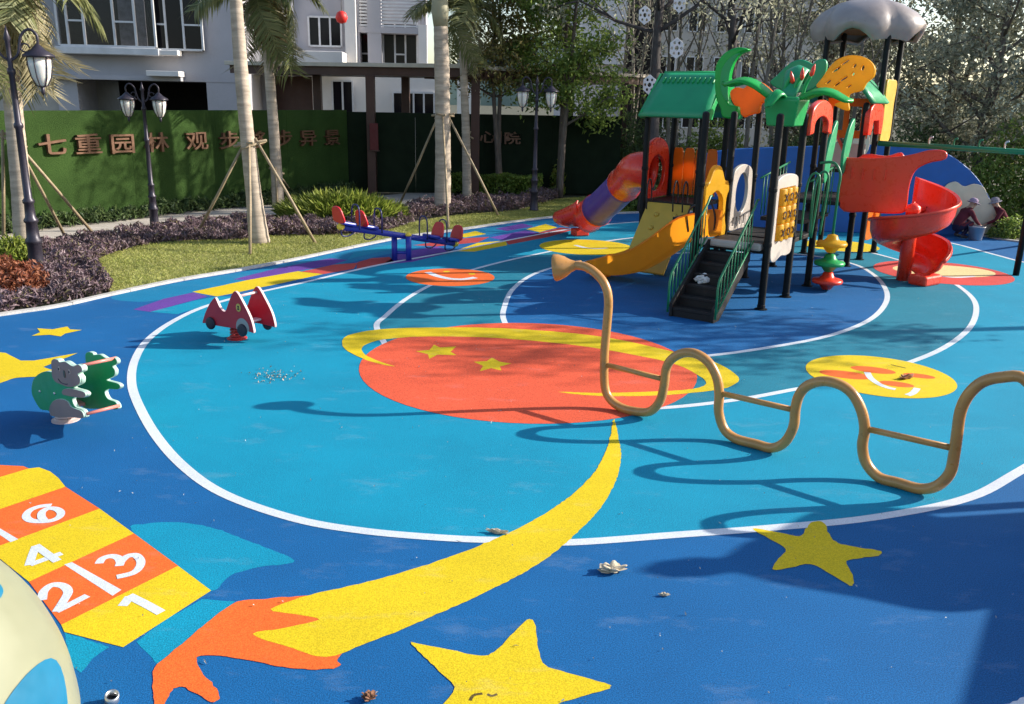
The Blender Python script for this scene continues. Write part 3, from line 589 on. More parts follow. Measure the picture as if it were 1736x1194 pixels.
for k in range(3):
    c = top + GW * (0.10 - 0.14 * k) + GU * 0.1; MB().tube(cr([c, c - GW * 0.03 + Vector((0, 0, 0.2)), c - GW * 0.10 + Vector((0, 0, 0.34))], 5), [0.03] * 10 + [0.02], 8).build('stem', PGREEN, fl, smooth=True)
    MB().lathe([(0.012, -0.06), (0.035, -0.02), (0.03, 0.05), (0.016, 0.10), (0.003, 0.13)], c - GW * 0.11 + Vector((0, 0, 0.33 + 0.05 * (k - 1))), 10, (0.25 * (k - 1), 0, 1)).build('bud', PRED, fl, smooth=True)
# --- orange clover, dark leaves, yellow holed leaf, red arch
h2 = lambda L_: [(1220 + x * 0.1843, 60 + y * 0.1843) for x, y in L_]
o_ = q(1.6, 1.05)
plate('clover', [traced(h2([(105, 560), (110, 510), (160, 480), (220, 490), (250, 470), (300, 440), (370, 430), (430, 460), (490, 520), (505, 570), (470, 610), (410, 620), (385, 640), (370, 710), (320, 725), (270, 740), (235, 755), (200, 720), (190, 660), (140, 640)]), o_, NW)], 0.09, PORANGE, ps, Vector((o_.x, o_.y, 0)), NW, bevel=0.02)
o_ = q(2.6, 1.0)
plate('heart_leaf', [traced(h2([(470, 430), (530, 370), (600, 300), (680, 240), (760, 225), (830, 250), (860, 265), (900, 230), (960, 220), (990, 250), (985, 320), (950, 400), (900, 470), (800, 520), (640, 520), (520, 480)]), o_, NW)], 0.09, RG, ps, Vector((o_.x, o_.y, 0)), NW, bevel=0.02)
o_ = q(2.35, -0.1)
ye = lambda x, y, a_, b_: traced(h2([(x + a_ * math.cos(t_) * 1.0, y + b_ * math.sin(t_) - a_ * 0.6 * math.cos(t_)) for t_ in [k * 0.7854 for k in range(8)]]), o_, NW, 3)
plate('holed_leaf', [traced(h2([(895, 470), (950, 390), (1010, 300), (1080, 230), (1180, 188), (1290, 190), (1380, 230), (1432, 300), (1420, 380), (1355, 440), (1310, 510), (1205, 540), (1187, 600), (1195, 680), (1160, 692), (1060, 640), (1130, 600), (1120, 545), (1000, 505)]), o_, NW, 4), ye(1245, 282, 18, 16), ye(1232, 357, 14, 14), ye(1145, 402, 40, 10), ye(1080, 315, 40, 12), ye(1195, 470, 22, 9), ye(1085, 450, 30, 10), ye(1005, 430, 26, 10), ye(1320, 300, 16, 24), ye(1160, 250, 40, 10)], 0.08, PYEL, ps, Vector((o_.x, o_.y, 0)), NW, bevel=0.012)
a, xd, L = panel_frame(1.0, -0.05, 2.0, -0.05)
out = cr([(0.0, 2.52), (0.0, 2.75), (0.12, 2.95), (L/2, 3.05), (L-0.12, 2.95), (L, 2.75), (L, 2.52)], 4, False); inn = cr([(L-0.2, 2.55), (L-0.24, 2.72), (L/2, 2.8), (0.24, 2.72), (0.2, 2.55)], 4, False)
plate('red_arch', [[(p.x, p.y) for p in out + inn]], 0.1, PRED, ps, a, xd, bevel=0.02)
a, xd, L = panel_frame(4.1, -0.05, 5.0, -0.05)
plate('red_arch', [[(p.x, p.y) for p in cr([(0.0, 2.45), (0.0, 2.85), (0.2, 3.0), (L/2, 3.05), (L-0.2, 3.0), (L, 2.85), (L, 2.45)], 4, False)] + [(L-0.22, 2.45), (L-0.3, 2.7), (0.3, 2.7), (0.22, 2.45)]], 0.1, PRED, ps, a, xd, bevel=0.02)
rows = [[q(4.0 + 1.1 * g, -0.12 + 1.24 * f, 3.02 + 0.55 * math.sin(f * math.pi)) for g in np.linspace(0, 1, 5)] for f in np.linspace(0, 1, 9)]
MB().grid(rows).build('barrel_roof', RG, ps, smooth=True, solid=0.05)
# tall leaf-like side boards between the middle towers (dark green, pale edge)
for (i, j, z0, z1) in ((2.25, 0.02, 1.75, 2.72), (3.2, 0.02, 1.85, 2.75)):
    a = q(i, j); plate('leaf_board', [[(p.x, p.y) for p in cr([(0.0, z0), (-0.06, z0 + 0.3), (0.1, z0 + 0.7), (0.36, z1), (0.44, z1 - 0.12), (0.36, z0 + 0.45), (0.14, z0)], 4, True)]], 0.05, RG, ps, a, GU, bevel=0.012)
# tall amber board and windowed boards on the rear tower
a, xd, L = panel_frame(5.05, -0.02, 5.95, -0.02)
plate('amber_board', [[(p.x, p.y) for p in cr([(0.12, 2.3), (0.16, 2.6), (0.12, 3.0), (0.12, 3.42), (L/2, 3.46), (L-0.1, 3.42), (L-0.14, 3.0), (L-0.1, 2.6), (L-0.14, 2.32), (L/2, 2.27)], 4, True)]], 0.07, POLIVE, ps, a, xd, bevel=0.015)
a, xd, L = panel_frame(5, 0.05, 5, 0.95)
plate('amber_board', [[(0.1, 2.35), (L-0.1, 2.35), (L-0.1, 3.1), (0.1, 3.1)], [(0.25, 2.5), (0.48, 2.5), (0.48, 2.95), (0.25, 2.95)], [(0.58, 2.5), (0.8, 2.5), (0.8, 2.95), (0.58, 2.95)]], 0.06, PORANGE, ps, a, xd, bevel=0.012)
plate('pale_board', [[(0.1, 1.78), (L-0.1, 1.78), (L-0.1, 2.25), (0.1, 2.25)]], 0.05, PWHITE, ps, a, xd, bevel=0.012)
# orange low boards seen under the spiral slide
a, xd, L = panel_frame(4.95, -0.02, 6.0, -0.02); plate('low_board', [[(p.x, p.y) for p in cr([(0.1, 0.42), (0.14, 0.75), (0.1, 1.05), (L/2, 1.12), (L-0.1, 1.05), (L-0.14, 0.75), (L-0.1, 0.42), (L/2, 0.36)], 4, True)], ell(L/2, 0.78, 0.14, 0.12)], 0.06, PORANGE, ps, a, xd, bevel=0.012)
# --- cloud canopy over the rear tower
cc = q(5.5, 0.5, 0); mb = MB(); nth = 48
prof = [(r_ * 0.86, 4.2 + (z_ - 4.2) * 0.84) for r_, z_ in [(0.97, 4.20), (1.03, 4.16), (1.08, 4.24), (1.10, 4.42), (1.04, 4.62), (0.9, 4.80), (0.66, 4.95), (0.36, 5.05), (0.02, 5.08)]]
rows = []
for r, z in prof:
    row = []
    for k in range(nth + 1):
        th = 2 * math.pi * k / nth; lob = 1 + 0.22 * abs(math.cos(2 * th)) - 0.10; arch = 0.24 * max(0, math.cos(4 * th)) * max(0, (4.6 - z) / 0.4)
        row.append(cc + GU * (r * lob * math.cos(th)) + GW * (r * lob * math.sin(th)) + Vector((0, 0, z + arch + 0.05 * math.cos(4 * th + math.pi) * (r / 1.1))))
    rows.append(row)
MB().grid(rows).build('cloud_canopy', PGREY, ps, smooth=True, solid=0.05)
PBROWN = mat('plastic_brown', (0.33, 0.16, 0.08), 0.45, 0.4)
MB().lathe([(0.78, 4.34), (0.79, 4.36), (0.7, 4.62), (0.3, 4.78), (0.02, 4.8)], cc, 32, cap=False).build('canopy_lining', PBROWN, ps, smooth=True)
# --- red spiral slide on the right
sc_ = q(3.50, -1.06, 0); ri, ro = 0.06, 0.67
th0 = math.atan2(GU.y, GU.x)      # start at the back of the pole, turn clockwise seen from above
rows = []; NSP = 72; TURN = math.radians(485)
for k in range(NSP + 1):
    f = k / NSP; th = th0 + 0.25 - TURN * f; z = 1.22 - 1.05 * f ** 0.95; er = Vector((math.cos(th), math.sin(th), 0)); wall = 0.42 if f < 0.9 else 0.42 - 1.6 * (f - 0.9)
    wall += 0.10 * max(0.0, 1 - f / 0.2)
    out_r = ro - 0.03 * f
    rows.append([sc_ + er * x + Vector((0, 0, z + dz)) for x, dz in ((0.05, 0.16), (0.10, 0.05), (0.2, 0.0), (0.38, -0.01), (out_r - 0.16, 0.02), (out_r - 0.06, 0.09), (out_r - 0.01, 0.22), (out_r + 0.01, wall), (out_r + 0.045, wall + 0.012), (out_r + 0.06, wall - 0.02))])
MB().grid(rows).build('spiral_chute', PRED, ps, smooth=True, solid=0.03)
MB().lathe([(0.12, 0), (0.12, 1.30), (0.04, 1.36)], sc_, 18).build('spiral_pole', PRED, ps, smooth=True)
# straight entry box: near and far walls, floor
for ii, nm in ((3.36, 'entry_wall'), (4.1, 'entry_wall')):
    a = q(ii, 0.02); Lw = 1.12
    pr = [(0, 1.2), (0, 2.04), (0.05, 2.08), (0.5, 2.10), (0.9, 2.15), (Lw, 2.20), (Lw + 0.25, 2.28), (Lw + 0.48, 2.27), (Lw + 0.5, 2.14), (Lw + 0.25, 2.06), (Lw + 0.06, 1.92), (Lw, 1.66), (Lw, 1.30), (Lw - 0.1, 1.18), (0.5, 1.16)] if ii < 3.8 else [(0, 1.2), (0, 2.04), (0.5, 2.1), (0.8, 2.12), (0.85, 1.3), (0.5, 1.16)]
    o = plate(nm, [[(p.x, p.y) for p in cr(pr, 4, True)]], 0.07, PRED, ps, a, -GW, bevel=0.025)
    for k in range(4):
        c = a - GW * (0.14 + 0.19 * k) - GU * 0.04; MB().box((c.x, c.y, 1.82), (0.03, 0.035, 0.2), GW).build('wall_rib', PRED, ps, bevel=0.012)
a = q(3.36, 0.0, 1.24); b2 = q(4.1, 0.0, 1.24)
MB().grid([[a - GW * s, b2 - GW * s] for s in (0.0, 0.4, 1.3)]).build('entry_floor', PRED, ps, solid=0.05)
# exit feet
ex = sc_ + Vector((math.cos(th0 + 0.25 - TURN), math.sin(th0 + 0.25 - TURN), 0)) * 0.4; MB().box((ex.x, ex.y, 0.09), (0.34, 0.5, 0.18), (math.cos(th0 + 0.25 - TURN), math.sin(th0 + 0.25 - TURN), 0)).build('slide_foot', PRED, ps, bevel=0.04)
# --- climbing pole with three saucers, hung from an arched rail
pp = q(1.88, -0.32); cp = bpy.data.objects.new('saucer_pole', None); COL.objects.link(cp); cp.parent = ps; BASE[cp.name] = BASE[ps.name]
MB().tube([pp] + cr([pp + Vector((0, 0, 1.7)), pp + Vector((0, 0, 1.92)), pp + GW * 0.12 + Vector((0, 0, 2.08)), q(1.95, 0.0, 2.06)], 5), 0.022, 10).build('arched_pole', RAILG, cp, smooth=True)
for z, m in ((0.78, PYEL), (0.46, PGREEN), (0.16, PRED)):
    MB().lathe([(0.03, -0.15), (0.07, -0.14), (0.13, -0.06), (0.235, -0.035), (0.25, 0.0), (0.235, 0.03), (0.14, 0.045), (0.095, 0.09), (0.08, 0.14), (0.03, 0.16)], pp + Vector((0, 0, z)), 24).build('saucer', m, cp, smooth=True)
for s in (1.2, 1.62):
    c = q(s, -0.06); hoop([c + Vector((0, 0, 0.9)), c + Vector((0, 0, 1.6)), c - GW * 0.04 + Vector((0, 0, 1.88)), c - GW * 0.14 + Vector((0, 0, 1.95)), c - GW * 0.20 + Vector((0, 0, 1.78)), c - GW * 0.16 + Vector((0, 0, 0.95))], 0.018, RAILG)
# bridge rails
for jj in (0.12, 0.88):
    MB().tube([q(2, jj, 1.75), q(3.3, jj, 1.95)], 0.018, 8).build('bridge_rail', RAILG, ps, smooth=True)
    for k in range(1, 9):
        i = 2 + 1.3 * k / 9; MB().tube([q(i, jj, 1.1), q(i, jj, 1.75 + 0.2 * k / 9)], 0.01, 6).build('baluster', RAILG, ps, smooth=True)
# crumpled white cloth on the stairs
rg = random.Random(5); mbc = bmesh.new(); bmesh.ops.create_icosphere(mbc, subdivisions=3, radius=1)
cb = q(-0.55, 0.62, 0.47)
for v_ in mbc.verts:
    k = 1 + 0.35 * math.sin(v_.co.x * 5 + 1) * math.cos(v_.co.y * 6) + rg.uniform(-0.12, 0.12); v_.co = Vector((v_.co.x * 0.11 * k, v_.co.y * 0.09 * k, v_.co.z * 0.075 * k)) + cb
me = bpy.data.meshes.new('white_cloth'); mbc.to_mesh(me); o = link_mesh('white_cloth', me, mat('cloth_white', (0.62, 0.60, 0.58), 0.9, 0.2)); tag(o, 'crumpled white cloth lying on the dark stairs', 'cloth')

# ================================================================= CLIMBING WORM
WORM = mat('worm_paint', (0.46, 0.215, 0.052), 0.32, 0.5, var=0.14, vs=5, dirt=0.3, coat=0.25)
wp = G(1085, 707); wq = G(1560, 838); wd = (wq - wp).normalized()
wpx = lambda L_: [(900 + x * 0.4816, 400 + y * 0.4816) for x, y in L_]
tr = wpx([(158, 104), (195, 110), (232, 135), (262, 175), (273, 230), (267, 320), (259, 420), (259, 520), (275, 570), (315, 610), (370, 627), (420, 618), (455, 580), (470, 520), (476, 470), (495, 435), (535, 413), (580, 415), (625, 445), (655, 500), (663, 560), (661, 620), (680, 680), (720, 725), (790, 748), (850, 747), (895, 725), (925, 670), (931, 610), (945, 560), (975, 527), (1030, 512), (1090, 525), (1135, 560), (1165, 620), (1175, 680), (1167, 740), (1180, 800), (1225, 850), (1290, 880), (1370, 893), (1430, 880), (1475, 835), (1490, 770), (1500, 700), (1512, 620), (1540, 560), (1590, 515), (1660, 498), (1736, 503)])
W3 = [VP(u, v, wp, wd) for u, v in tr]
for k, w in enumerate(W3):
    if w.z < 0.045: w.z = 0.045
last = W3[-1]; sN = (last - wp).dot(wd)
for ds, z in ((0.15, 0.93), (0.24, 0.7), (0.27, 0.4), (0.36, 0.15), (0.55, 0.045), (0.75, 0.13), (0.84, 0.4), (0.84, 0.9), (0.84, 1.2)): W3.append(wp + wd * (sN + ds) + Vector((0, 0, z)))
wt = thing('climbing_worm', 'tan wavy tube climbing frame with flared horn head on the teal ground', 'climbing frame', wp)
MB().tube(cr(W3, 4), 0.044, 14).build('wavy_tube', WORM, wt, smooth=True)
for a, b2 in (((268, 455), (462, 503)), ((672, 555), (922, 612)), ((1180, 679), (1488, 748))):
    A = VP(*wpx([a])[0], wp, wd); B = VP(*wpx([b2])[0], wp, wd); MB().tube([A, B], 0.027, 10).build('rung', WORM, wt, smooth=True)
hn = W3[0]; hd = (VP(*wpx([(84, 104)])[0], wp, wd) - hn); hd = hd + Vector((0, -0.12, 0)); Lh = hd.length
MB().lathe([(0.043, -0.06), (0.044, 0.0), (0.066, Lh * 0.25), (0.102, Lh * 0.5), (0.13, Lh * 0.8), (0.138, Lh), (0.133, Lh + 0.01), (0.12, Lh * 0.97), (0.02, Lh * 0.5)], hn, 24, hd).build('horn', WORM, wt, smooth=True)

# ================================================================= SPRING RIDERS
CARRED = mat('panel_red', (0.42, 0.015, 0.03), 0.4, 0.5, var=0.08, dirt=0.1); EDGE = mat('panel_edge_pale', (0.62, 0.45, 0.45), 0.5, 0.4); TYRE = mat('wheel_black', (0.015, 0.017, 0.03), 0.5, 0.4); CGREY = mat('panel_grey', (0.28, 0.26, 0.26), 0.5, 0.4)
def spring(parent, c, h, m):
    MB().tube([c + Vector((0.075 * math.cos(t_), 0.075 * math.sin(t_), 0.02 + h * t_ / 30)) for t_ in np.linspace(0, 30, 90)], 0.012, 6).build('coil_spring', m, parent, smooth=True)
    MB().lathe([(0.125, 0.0), (0.125, 0.012), (0.10, 0.02), (0.09, 0.03)], c, 20).build('base_plate', m, parent)
cb = G(402, 574); cr_ = thing('spring_rider', 'red car-shaped spring rider with black wheels on the teal field', 'spring rider', cb)
cd = Vector((0.58, -0.36, 0)).normalized(); cn = Vector((-cd.y, cd.x, 0)); half = 0.17
hc = lambda L_: [(320 + x * 0.1005, 470 + y * 0.1005) for x, y in L_]
no = cb - cn * half
CAR = SZ(hc([(250, 765), (270, 680), (300, 590), (360, 460), (440, 352), (475, 365), (530, 490), (590, 565), (640, 565), (690, 420), (765, 252), (830, 258), (930, 430), (1040, 650), (1090, 800), (1112, 935), (1060, 925), (840, 872), (480, 815), (310, 775)]), no, cd)
CARo = [(p.x, p.y) for p in cr(CAR, 3, True)]
for s in (-1, 1):
    o = cb + cn * (half * s); sp = plate('side_panel', [CARo], 0.035, CARRED, cr_, o, cd, bevel=0.004, edge=EDGE)
    ws = SZ(hc([(400, 770), (935, 890)]), no, cd)
    for k, (x, z) in enumerate(ws):
        c = o + cd * x + cn * (0.03 * s); MB().lathe([(0.055, -0.018), (0.075, -0.015), (0.08, 0.0), (0.075, 0.015), (0.05, 0.018), (0.045, 0.012)], (c.x, c.y, z), 20, cn).build('wheel', TYRE, cr_, smooth=True)
    if s < 0:
        x, z = ws[1]; plate('mudguard', [[(p[0], p[1]) for p in ell(x - 0.0, z + 0.03, 0.115, 0.12, 24) if p[1] > z - 0.02]], 0.006, CGREY, cr_, o - cn * 0.021, cd, bevel=0.001)
        x, z = SZ(hc([(860, 510)]), no, cd)[0]; plate('badge', [ell(x, z, 0.042, 0.05, 20)], 0.006, mat('badge_yellow', (0.55, 0.38, 0.08), 0.5), cr_, o - cn * 0.021, cd, bevel=0.001); plate('badge_mark', [ell(x, z + 0.012, 0.014, 0.014, 12), ], 0.004, PBLACK, cr_, o - cn * 0.026, cd, bevel=0.0005); plate('badge_mark', [ell(x, z - 0.018, 0.016, 0.014, 12), ], 0.004, PBLACK, cr_, o - cn * 0.026, cd, bevel=0.0005)
for px, nm, r in (((800, 330), 'handlebar', 0.016), ):
    x, z = SZ(hc([px]), no, cd)[0]; c = cb + cd * x; MB().tube([c - cn * 0.17 + Vector((0, 0, z)), c + cn * 0.17 + Vector((0, 0, z))], r, 10).build(nm, EDGE, cr_, smooth=True)
x, z = SZ(hc([(560, 640)]), no, cd)[0]; c = cb + cd * x; MB().box((c.x, c.y, z), (0.22, 0.30, 0.03), cd).build('seat', CARRED, cr_, bevel=0.006)
x, z = SZ(hc([(840, 760)]), no, cd)[0]; c = cb + cd * x; MB().box((c.x, c.y, z - 0.02), (0.10, 0.30, 0.025), cd).build('footrest', EDGE, cr_, bevel=0.005)
MB().box((cb.x, cb.y, 0.2), (0.34, 0.30, 0.03), cd).build('frame_plate', CARRED, cr_, bevel=0.005); spring(cr_, cb, 0.18, mat('spring_red', (0.4, 0.03, 0.03), 0.4))
# koala
KG = mat('panel_green', (0.01, 0.29, 0.10), 0.45, 0.5, var=0.08, dirt=0.1); KGREY = mat('panel_koala_grey', (0.23, 0.185, 0.165), 0.5, 0.4); KEDGE = mat('panel_edge_mint', (0.45, 0.62, 0.52), 0.5, 0.4); KPINK = mat('bar_pink', (0.62, 0.20, 0.16), 0.4)
kb_ = G(112, 712); kk = thing('spring_rider', 'green and grey bear-shaped spring rider by the yellow star', 'spring rider', kb_)
kd = Vector((0.23, -0.185, 0)).normalized(); kn = Vector((-kd.y, kd.x, 0)); kh = 0.145
h8 = lambda L_: [(40 + x * 0.134, 570 + y * 0.134) for x, y in L_]
ko = kb_ - kn * kh
def kp(L_): return [(p.x, p.y) for p in cr(SZ(h8(L_), ko, kd), 4, True)]
BODY = kp([(125, 640), (150, 540), (220, 470), (310, 440), (400, 450), (398, 400), (395, 310), (430, 280), (480, 295), (500, 320), (570, 315), (640, 360), (680, 370), (730, 350), (778, 385), (780, 440), (730, 470), (760, 520), (755, 590), (700, 625), (660, 650), (790, 690), (830, 730), (800, 770), (690, 765), (640, 800), (680, 890), (770, 930), (805, 990), (790, 1030), (650, 1020), (400, 1010), (340, 940), (240, 920), (170, 820), (130, 730)])
HEAD = kp([(398, 400), (395, 310), (430, 280), (480, 295), (500, 320), (570, 315), (640, 360), (680, 370), (730, 350), (778, 385), (780, 440), (730, 470), (758, 520), (752, 590), (700, 622), (620, 635), (540, 610), (450, 570), (405, 500)])
ARM = kp([(530, 690), (560, 660), (640, 655), (790, 690), (828, 730), (800, 768), (690, 762), (600, 745), (540, 730)]); LEG = kp([(375, 880), (420, 810), (500, 785), (590, 810), (640, 880), (690, 905), (770, 935), (803, 990), (785, 1028), (650, 1018), (420, 1008), (370, 950)])
for s in (-1, 1):
    o = kb_ + kn * (kh * s); plate('side_panel', [BODY], 0.036, KG, kk, o, kd, bevel=0.004, edge=KEDGE)
    f = o + kn * (s * 0.024)
    if s < 0:
        hd_ = plate('head', [HEAD], 0.016, KGREY, kk, f, kd, bevel=0.003, edge=KEDGE); plate('arm', [ARM], 0.016, KGREY, kk, f, kd, bevel=0.003, edge=KEDGE); plate('leg', [LEG], 0.016, KGREY, kk, f, kd, bevel=0.003, edge=KEDGE)
        for px in ((497, 403), (628, 440)):
            x, z = SZ(h8([px]), ko, kd)[0]; plate('eye_white', [ell(x, z, 0.017, 0.022, 14)], 0.004, PWHITE, hd_, f - kn * 0.009, kd, bevel=0.0005); plate('pupil', [ell(x - 0.004, z - 0.003, 0.009, 0.012, 12)], 0.004, PBLACK, hd_, f - kn * 0.0125, kd, bevel=0.0005)
        x, z = SZ(h8([(565, 470)]), ko, kd)[0]; plate('nose', [ell(x, z, 0.018, 0.035, 16)], 0.006, mat('nose_dark', (0.05, 0.07, 0.05), 0.5), hd_, f - kn * 0.010, kd, bevel=0.001)
        mo = SZ(h8([(485, 530), (520, 575), (570, 595), (605, 595)]), ko, kd); MB().tube(cr([f - kn * 0.009 + kd * x + Vector((0, 0, z)) for x, z in mo], 4), 0.004, 5).build('mouth', PBLACK, hd_)
        for px in ((235, 692), (420, 718)):
            x, z = SZ(h8([px]), ko, kd)[0]; c = o - kn * 0.02 + kd * x; MB().lathe([(0.014, 0), (0.012, 0.006), (0.004, 0.009)], (c.x, c.y, z), 10, -kn).build('bolt', STEEL, kk)
for px in ((745, 370), (800, 985)):
    x, z = SZ(h8([px]), ko, kd)[0]; c = kb_ + kd * x; MB().tube([c - kn * 0.15 + Vector((0, 0, z)), c + kn * 0.15 + Vector((0, 0, z))], 0.015, 10).build('grip_bar', KPINK, kk, smooth=True)
c = kb_ - kd * 0.05; MB().box((c.x, c.y, 0.33), (0.2, 0.25, 0.03), kd).build('seat', KG, kk, bevel=0.006)
MB().box((kb_.x, kb_.y, 0.16), (0.3, 0.26, 0.03), kd).build('frame_plate', KPINK, kk, bevel=0.005); spring(kk, kb_, 0.14, mat('spring_pale', (0.5, 0.38, 0.36), 0.5))

# ================================================================= SEESAW
SBLUE = mat('seesaw_blue', (0.02, 0.035, 0.34), 0.35, 0.5, var=0.1, dirt=0.1); SRED = mat('seesaw_red', (0.6, 0.02, 0.03), 0.35, 0.5); SYEL = mat('seesaw_yellow', (0.8, 0.6, 0.05), 0.4); SHOOP = mat('hoop_dark_blue', (0.012, 0.016, 0.10), 0.35)
sb = G(681, 441); ss = thing('seesaw', 'blue four-seat seesaw with red backrests beside the lawn kerb', 'seesaw', sb)
sd = Vector((0.72, 0.69, 0)).normalized(); sn = Vector((-sd.y, sd.x, 0)); til = -0.21; L2 = 1.32; pz = 0.46
def sp_(s, z=0.0, off=0.0): return sb + sd * s + sn * off + Vector((0, 0, pz + til * s + z))
for k in (-1, 1): MB().tube([sb + sd * 0.0 + sn * -0.10 * k + Vector((0, 0, 0)) + sd * 0.09 * k, sb + sn * -0.10 * k + sd * 0.09 * k + Vector((0, 0, pz))], 0.055, 12).build('pivot_post', SBLUE, ss, smooth=True); MB().lathe([(0.062, 0), (0.06, 0.03), (0.02, 0.07)], sb + sn * -0.10 * k + sd * 0.09 * k + Vector((0, 0, pz)), 12).build('post_cap', SYEL, ss, smooth=True)
MB().tube([sb + sn * 0.1 - sd * 0.09 + Vector((0, 0, 0.14)), sb - sn * 0.1 + sd * 0.09 + Vector((0, 0, 0.14))], 0.03, 10).build('cross_tube', SBLUE, ss, smooth=True)
MB().tube([sp_(-L2), sp_(L2)], 0.055, 12).build('beam', SBLUE, ss, smooth=True)
for s in (-L2, L2): MB().lathe([(0.06, -0.05), (0.062, 0.03), (0.03, 0.06)], sp_(s), 12, sd * (1 if s > 0 else -1)).build('end_cap', SYEL, ss, smooth=True)
for sg in (-1, 1):
    for k, s in enumerate((1.2, 0.72)):
        c = sp_(sg * s, 0.075); MB().box(c, (0.28, 0.26, 0.06), sd + Vector((0, 0, til))).build('seat', SBLUE, ss, bevel=0.025)
        o = sp_(sg * (s + 0.13), 0.08); bd = (Vector((0, 0, 1)) + sd * 0.25 * sg)
        plate('backrest', [[(p.x, p.y) for p in cr([(-0.15, 0), (-0.16, 0.16), (-0.09, 0.28), (0.09, 0.28), (0.16, 0.16), (0.15, 0)], 4, True)]], 0.04, SRED, ss, o, sn, bd, bevel=0.015)
        h0 = sp_(sg * (s - 0.2), 0.0); MB().tube(cr([h0 - sn * 0.12, h0 - sn * 0.12 + Vector((0, 0, 0.3)), h0 - sn * 0.07 + Vector((0, 0, 0.42)), h0 + sn * 0.07 + Vector((0, 0, 0.42)), h0 + sn * 0.12 + Vector((0, 0, 0.3)), h0 + sn * 0.12], 5), 0.014, 8).build('handle_hoop', SHOOP, ss, smooth=True)
        f0 = sp_(sg * (s - 0.02), 0.0); MB().tube(cr([f0 + sd * -0.12, f0 + sd * -0.12 + Vector((0, 0, -0.12)), f0 + Vector((0, 0, -0.15)), f0 + sd * 0.12 + Vector((0, 0, -0.10)), f0 + sd * 0.12], 5), 0.013, 8).build('foot_loop', SHOOP, ss, smooth=True)

# ================================================================= BLUE MURAL BOARD, SWING FRAME
MBL = mat('mural_blue', (0.012, 0.10, 0.36), 0.5, 0.4, var=0.1, dirt=0.1); MCR = mat('mural_cream', (0.62, 0.53, 0.40), 0.6, 0.3, var=0.1, dirt=0.15)
mo_ = Vector((10.6, 21.3, 0)); md_ = Vector((1, -0.03, 0)).normalized()
mw = thing('mural_wall', 'low blue board wall with arched right end behind the towers', 'wall', mo_)
MO = SZ([(1190, 395), (1190, 262), (1230, 254), (1300, 250), (1450, 246), (1540, 246), (1590, 254), (1630, 277), (1660, 308), (1680, 345), (1686, 372), (1690, 404)], mo_, md_); MO[0] = (MO[0][0], 0); MO[-1] = (MO[-1][0], 0)
plate('wall_board', [[tuple(MO[0])] + [(p.x, p.y) for p in cr(MO[1:-1], 4)] + [tuple(MO[-1])]], 0.14, MBL, mw, mo_, md_, bevel=0.02)
f = mo_ - Vector((0, 0.1, 0)); plate('cloud_board', [[(p.x, p.y) for p in cr(SZ([(1596, 330), (1604, 314), (1620, 308), (1634, 316), (1652, 312), (1668, 318), (1676, 336), (1690, 344), (1696, 358), (1690, 392), (1640, 396), (1606, 372), (1598, 352)], f, md_), 4, True)]], 0.04, MCR, mw, f, md_, bevel=0.01)
plate('cloud_board', [[(p.x, p.y) for p in cr(SZ([(1445, 250), (1450, 232), (1470, 226), (1474, 244), (1466, 262)], f, md_), 4, True)]], 0.04, MCR, mw, f, md_, bevel=0.01)
sw = thing('swing_frame', 'green overhead swing beam with hooks reaching right from the towers', 'swing frame', (9.4, 16.26, 0))
b0 = q(5.0, -0.06, 2.28); b1 = YP(1736, 258, 16.2); bd = (b1 - b0).normalized(); b2 = b1 + bd * 1.6
MB().tube([b0, b2], 0.05, 12).build('beam', RAILG, sw, smooth=True)
for k in range(9):
    c = b0 + bd * (0.9 + 0.42 * k); MB().tube(cr([c, c + Vector((0, 0, 0.14)), c + Vector((0, 0, 0.17)) + bd * 0.06], 4), 0.018, 8).build('hook', RAILG if k % 3 else STEEL, sw, smooth=True)
pb = G(1722, 467); zt = b0.z + (b2.z - b0.z) * (pb.x - b0.x) / (b2.x - b0.x)
MB().tube([pb, Vector((pb.x + 0.02, pb.y, zt + 0.05))], 0.055, 12).build('post', POSTM, sw, smooth=True)
pb2 = G(1744, 415); MB().tube([pb2, Vector((pb.x + 0.02, pb.y, zt))], 0.05, 12).build('post', POSTM, sw, smooth=True)

# ================================================================= BUILDINGS, WALL, PAVILION
WGREY = mat('render_grey', (0.44, 0.43, 0.46), 0.85, 0.3, var=0.08, vs=0.7, fine=0.1, dirt=0.15); WWHITE = mat('render_white', (0.72, 0.69, 0.66), 0.85, 0.3, var=0.06, vs=0.7, dirt=0.12)
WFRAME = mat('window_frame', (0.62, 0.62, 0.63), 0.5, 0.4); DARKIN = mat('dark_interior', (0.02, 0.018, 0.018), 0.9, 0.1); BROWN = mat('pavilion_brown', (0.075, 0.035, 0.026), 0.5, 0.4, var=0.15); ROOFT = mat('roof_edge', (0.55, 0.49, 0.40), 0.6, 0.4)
m, t, b = _nt('window_glass'); b.inputs['Base Color'].default_value = (0.012, 0.011, 0.014, 1); b.inputs['Roughness'].default_value = 0.1; b.inputs['Specular IOR Level'].default_value = 0.16; GLASS = m
m, t, b = _nt('bay_glass'); b.inputs['Base Color'].default_value = (0.02, 0.02, 0.03, 1); b.inputs['Roughness'].default_value = 0.05; b.inputs['Alpha'].default_value = 0.35; BGLASS = m
CURT = mat('curtain', (0.30, 0.30, 0.34), 0.9, 0.2, var=0.3, vs=6)
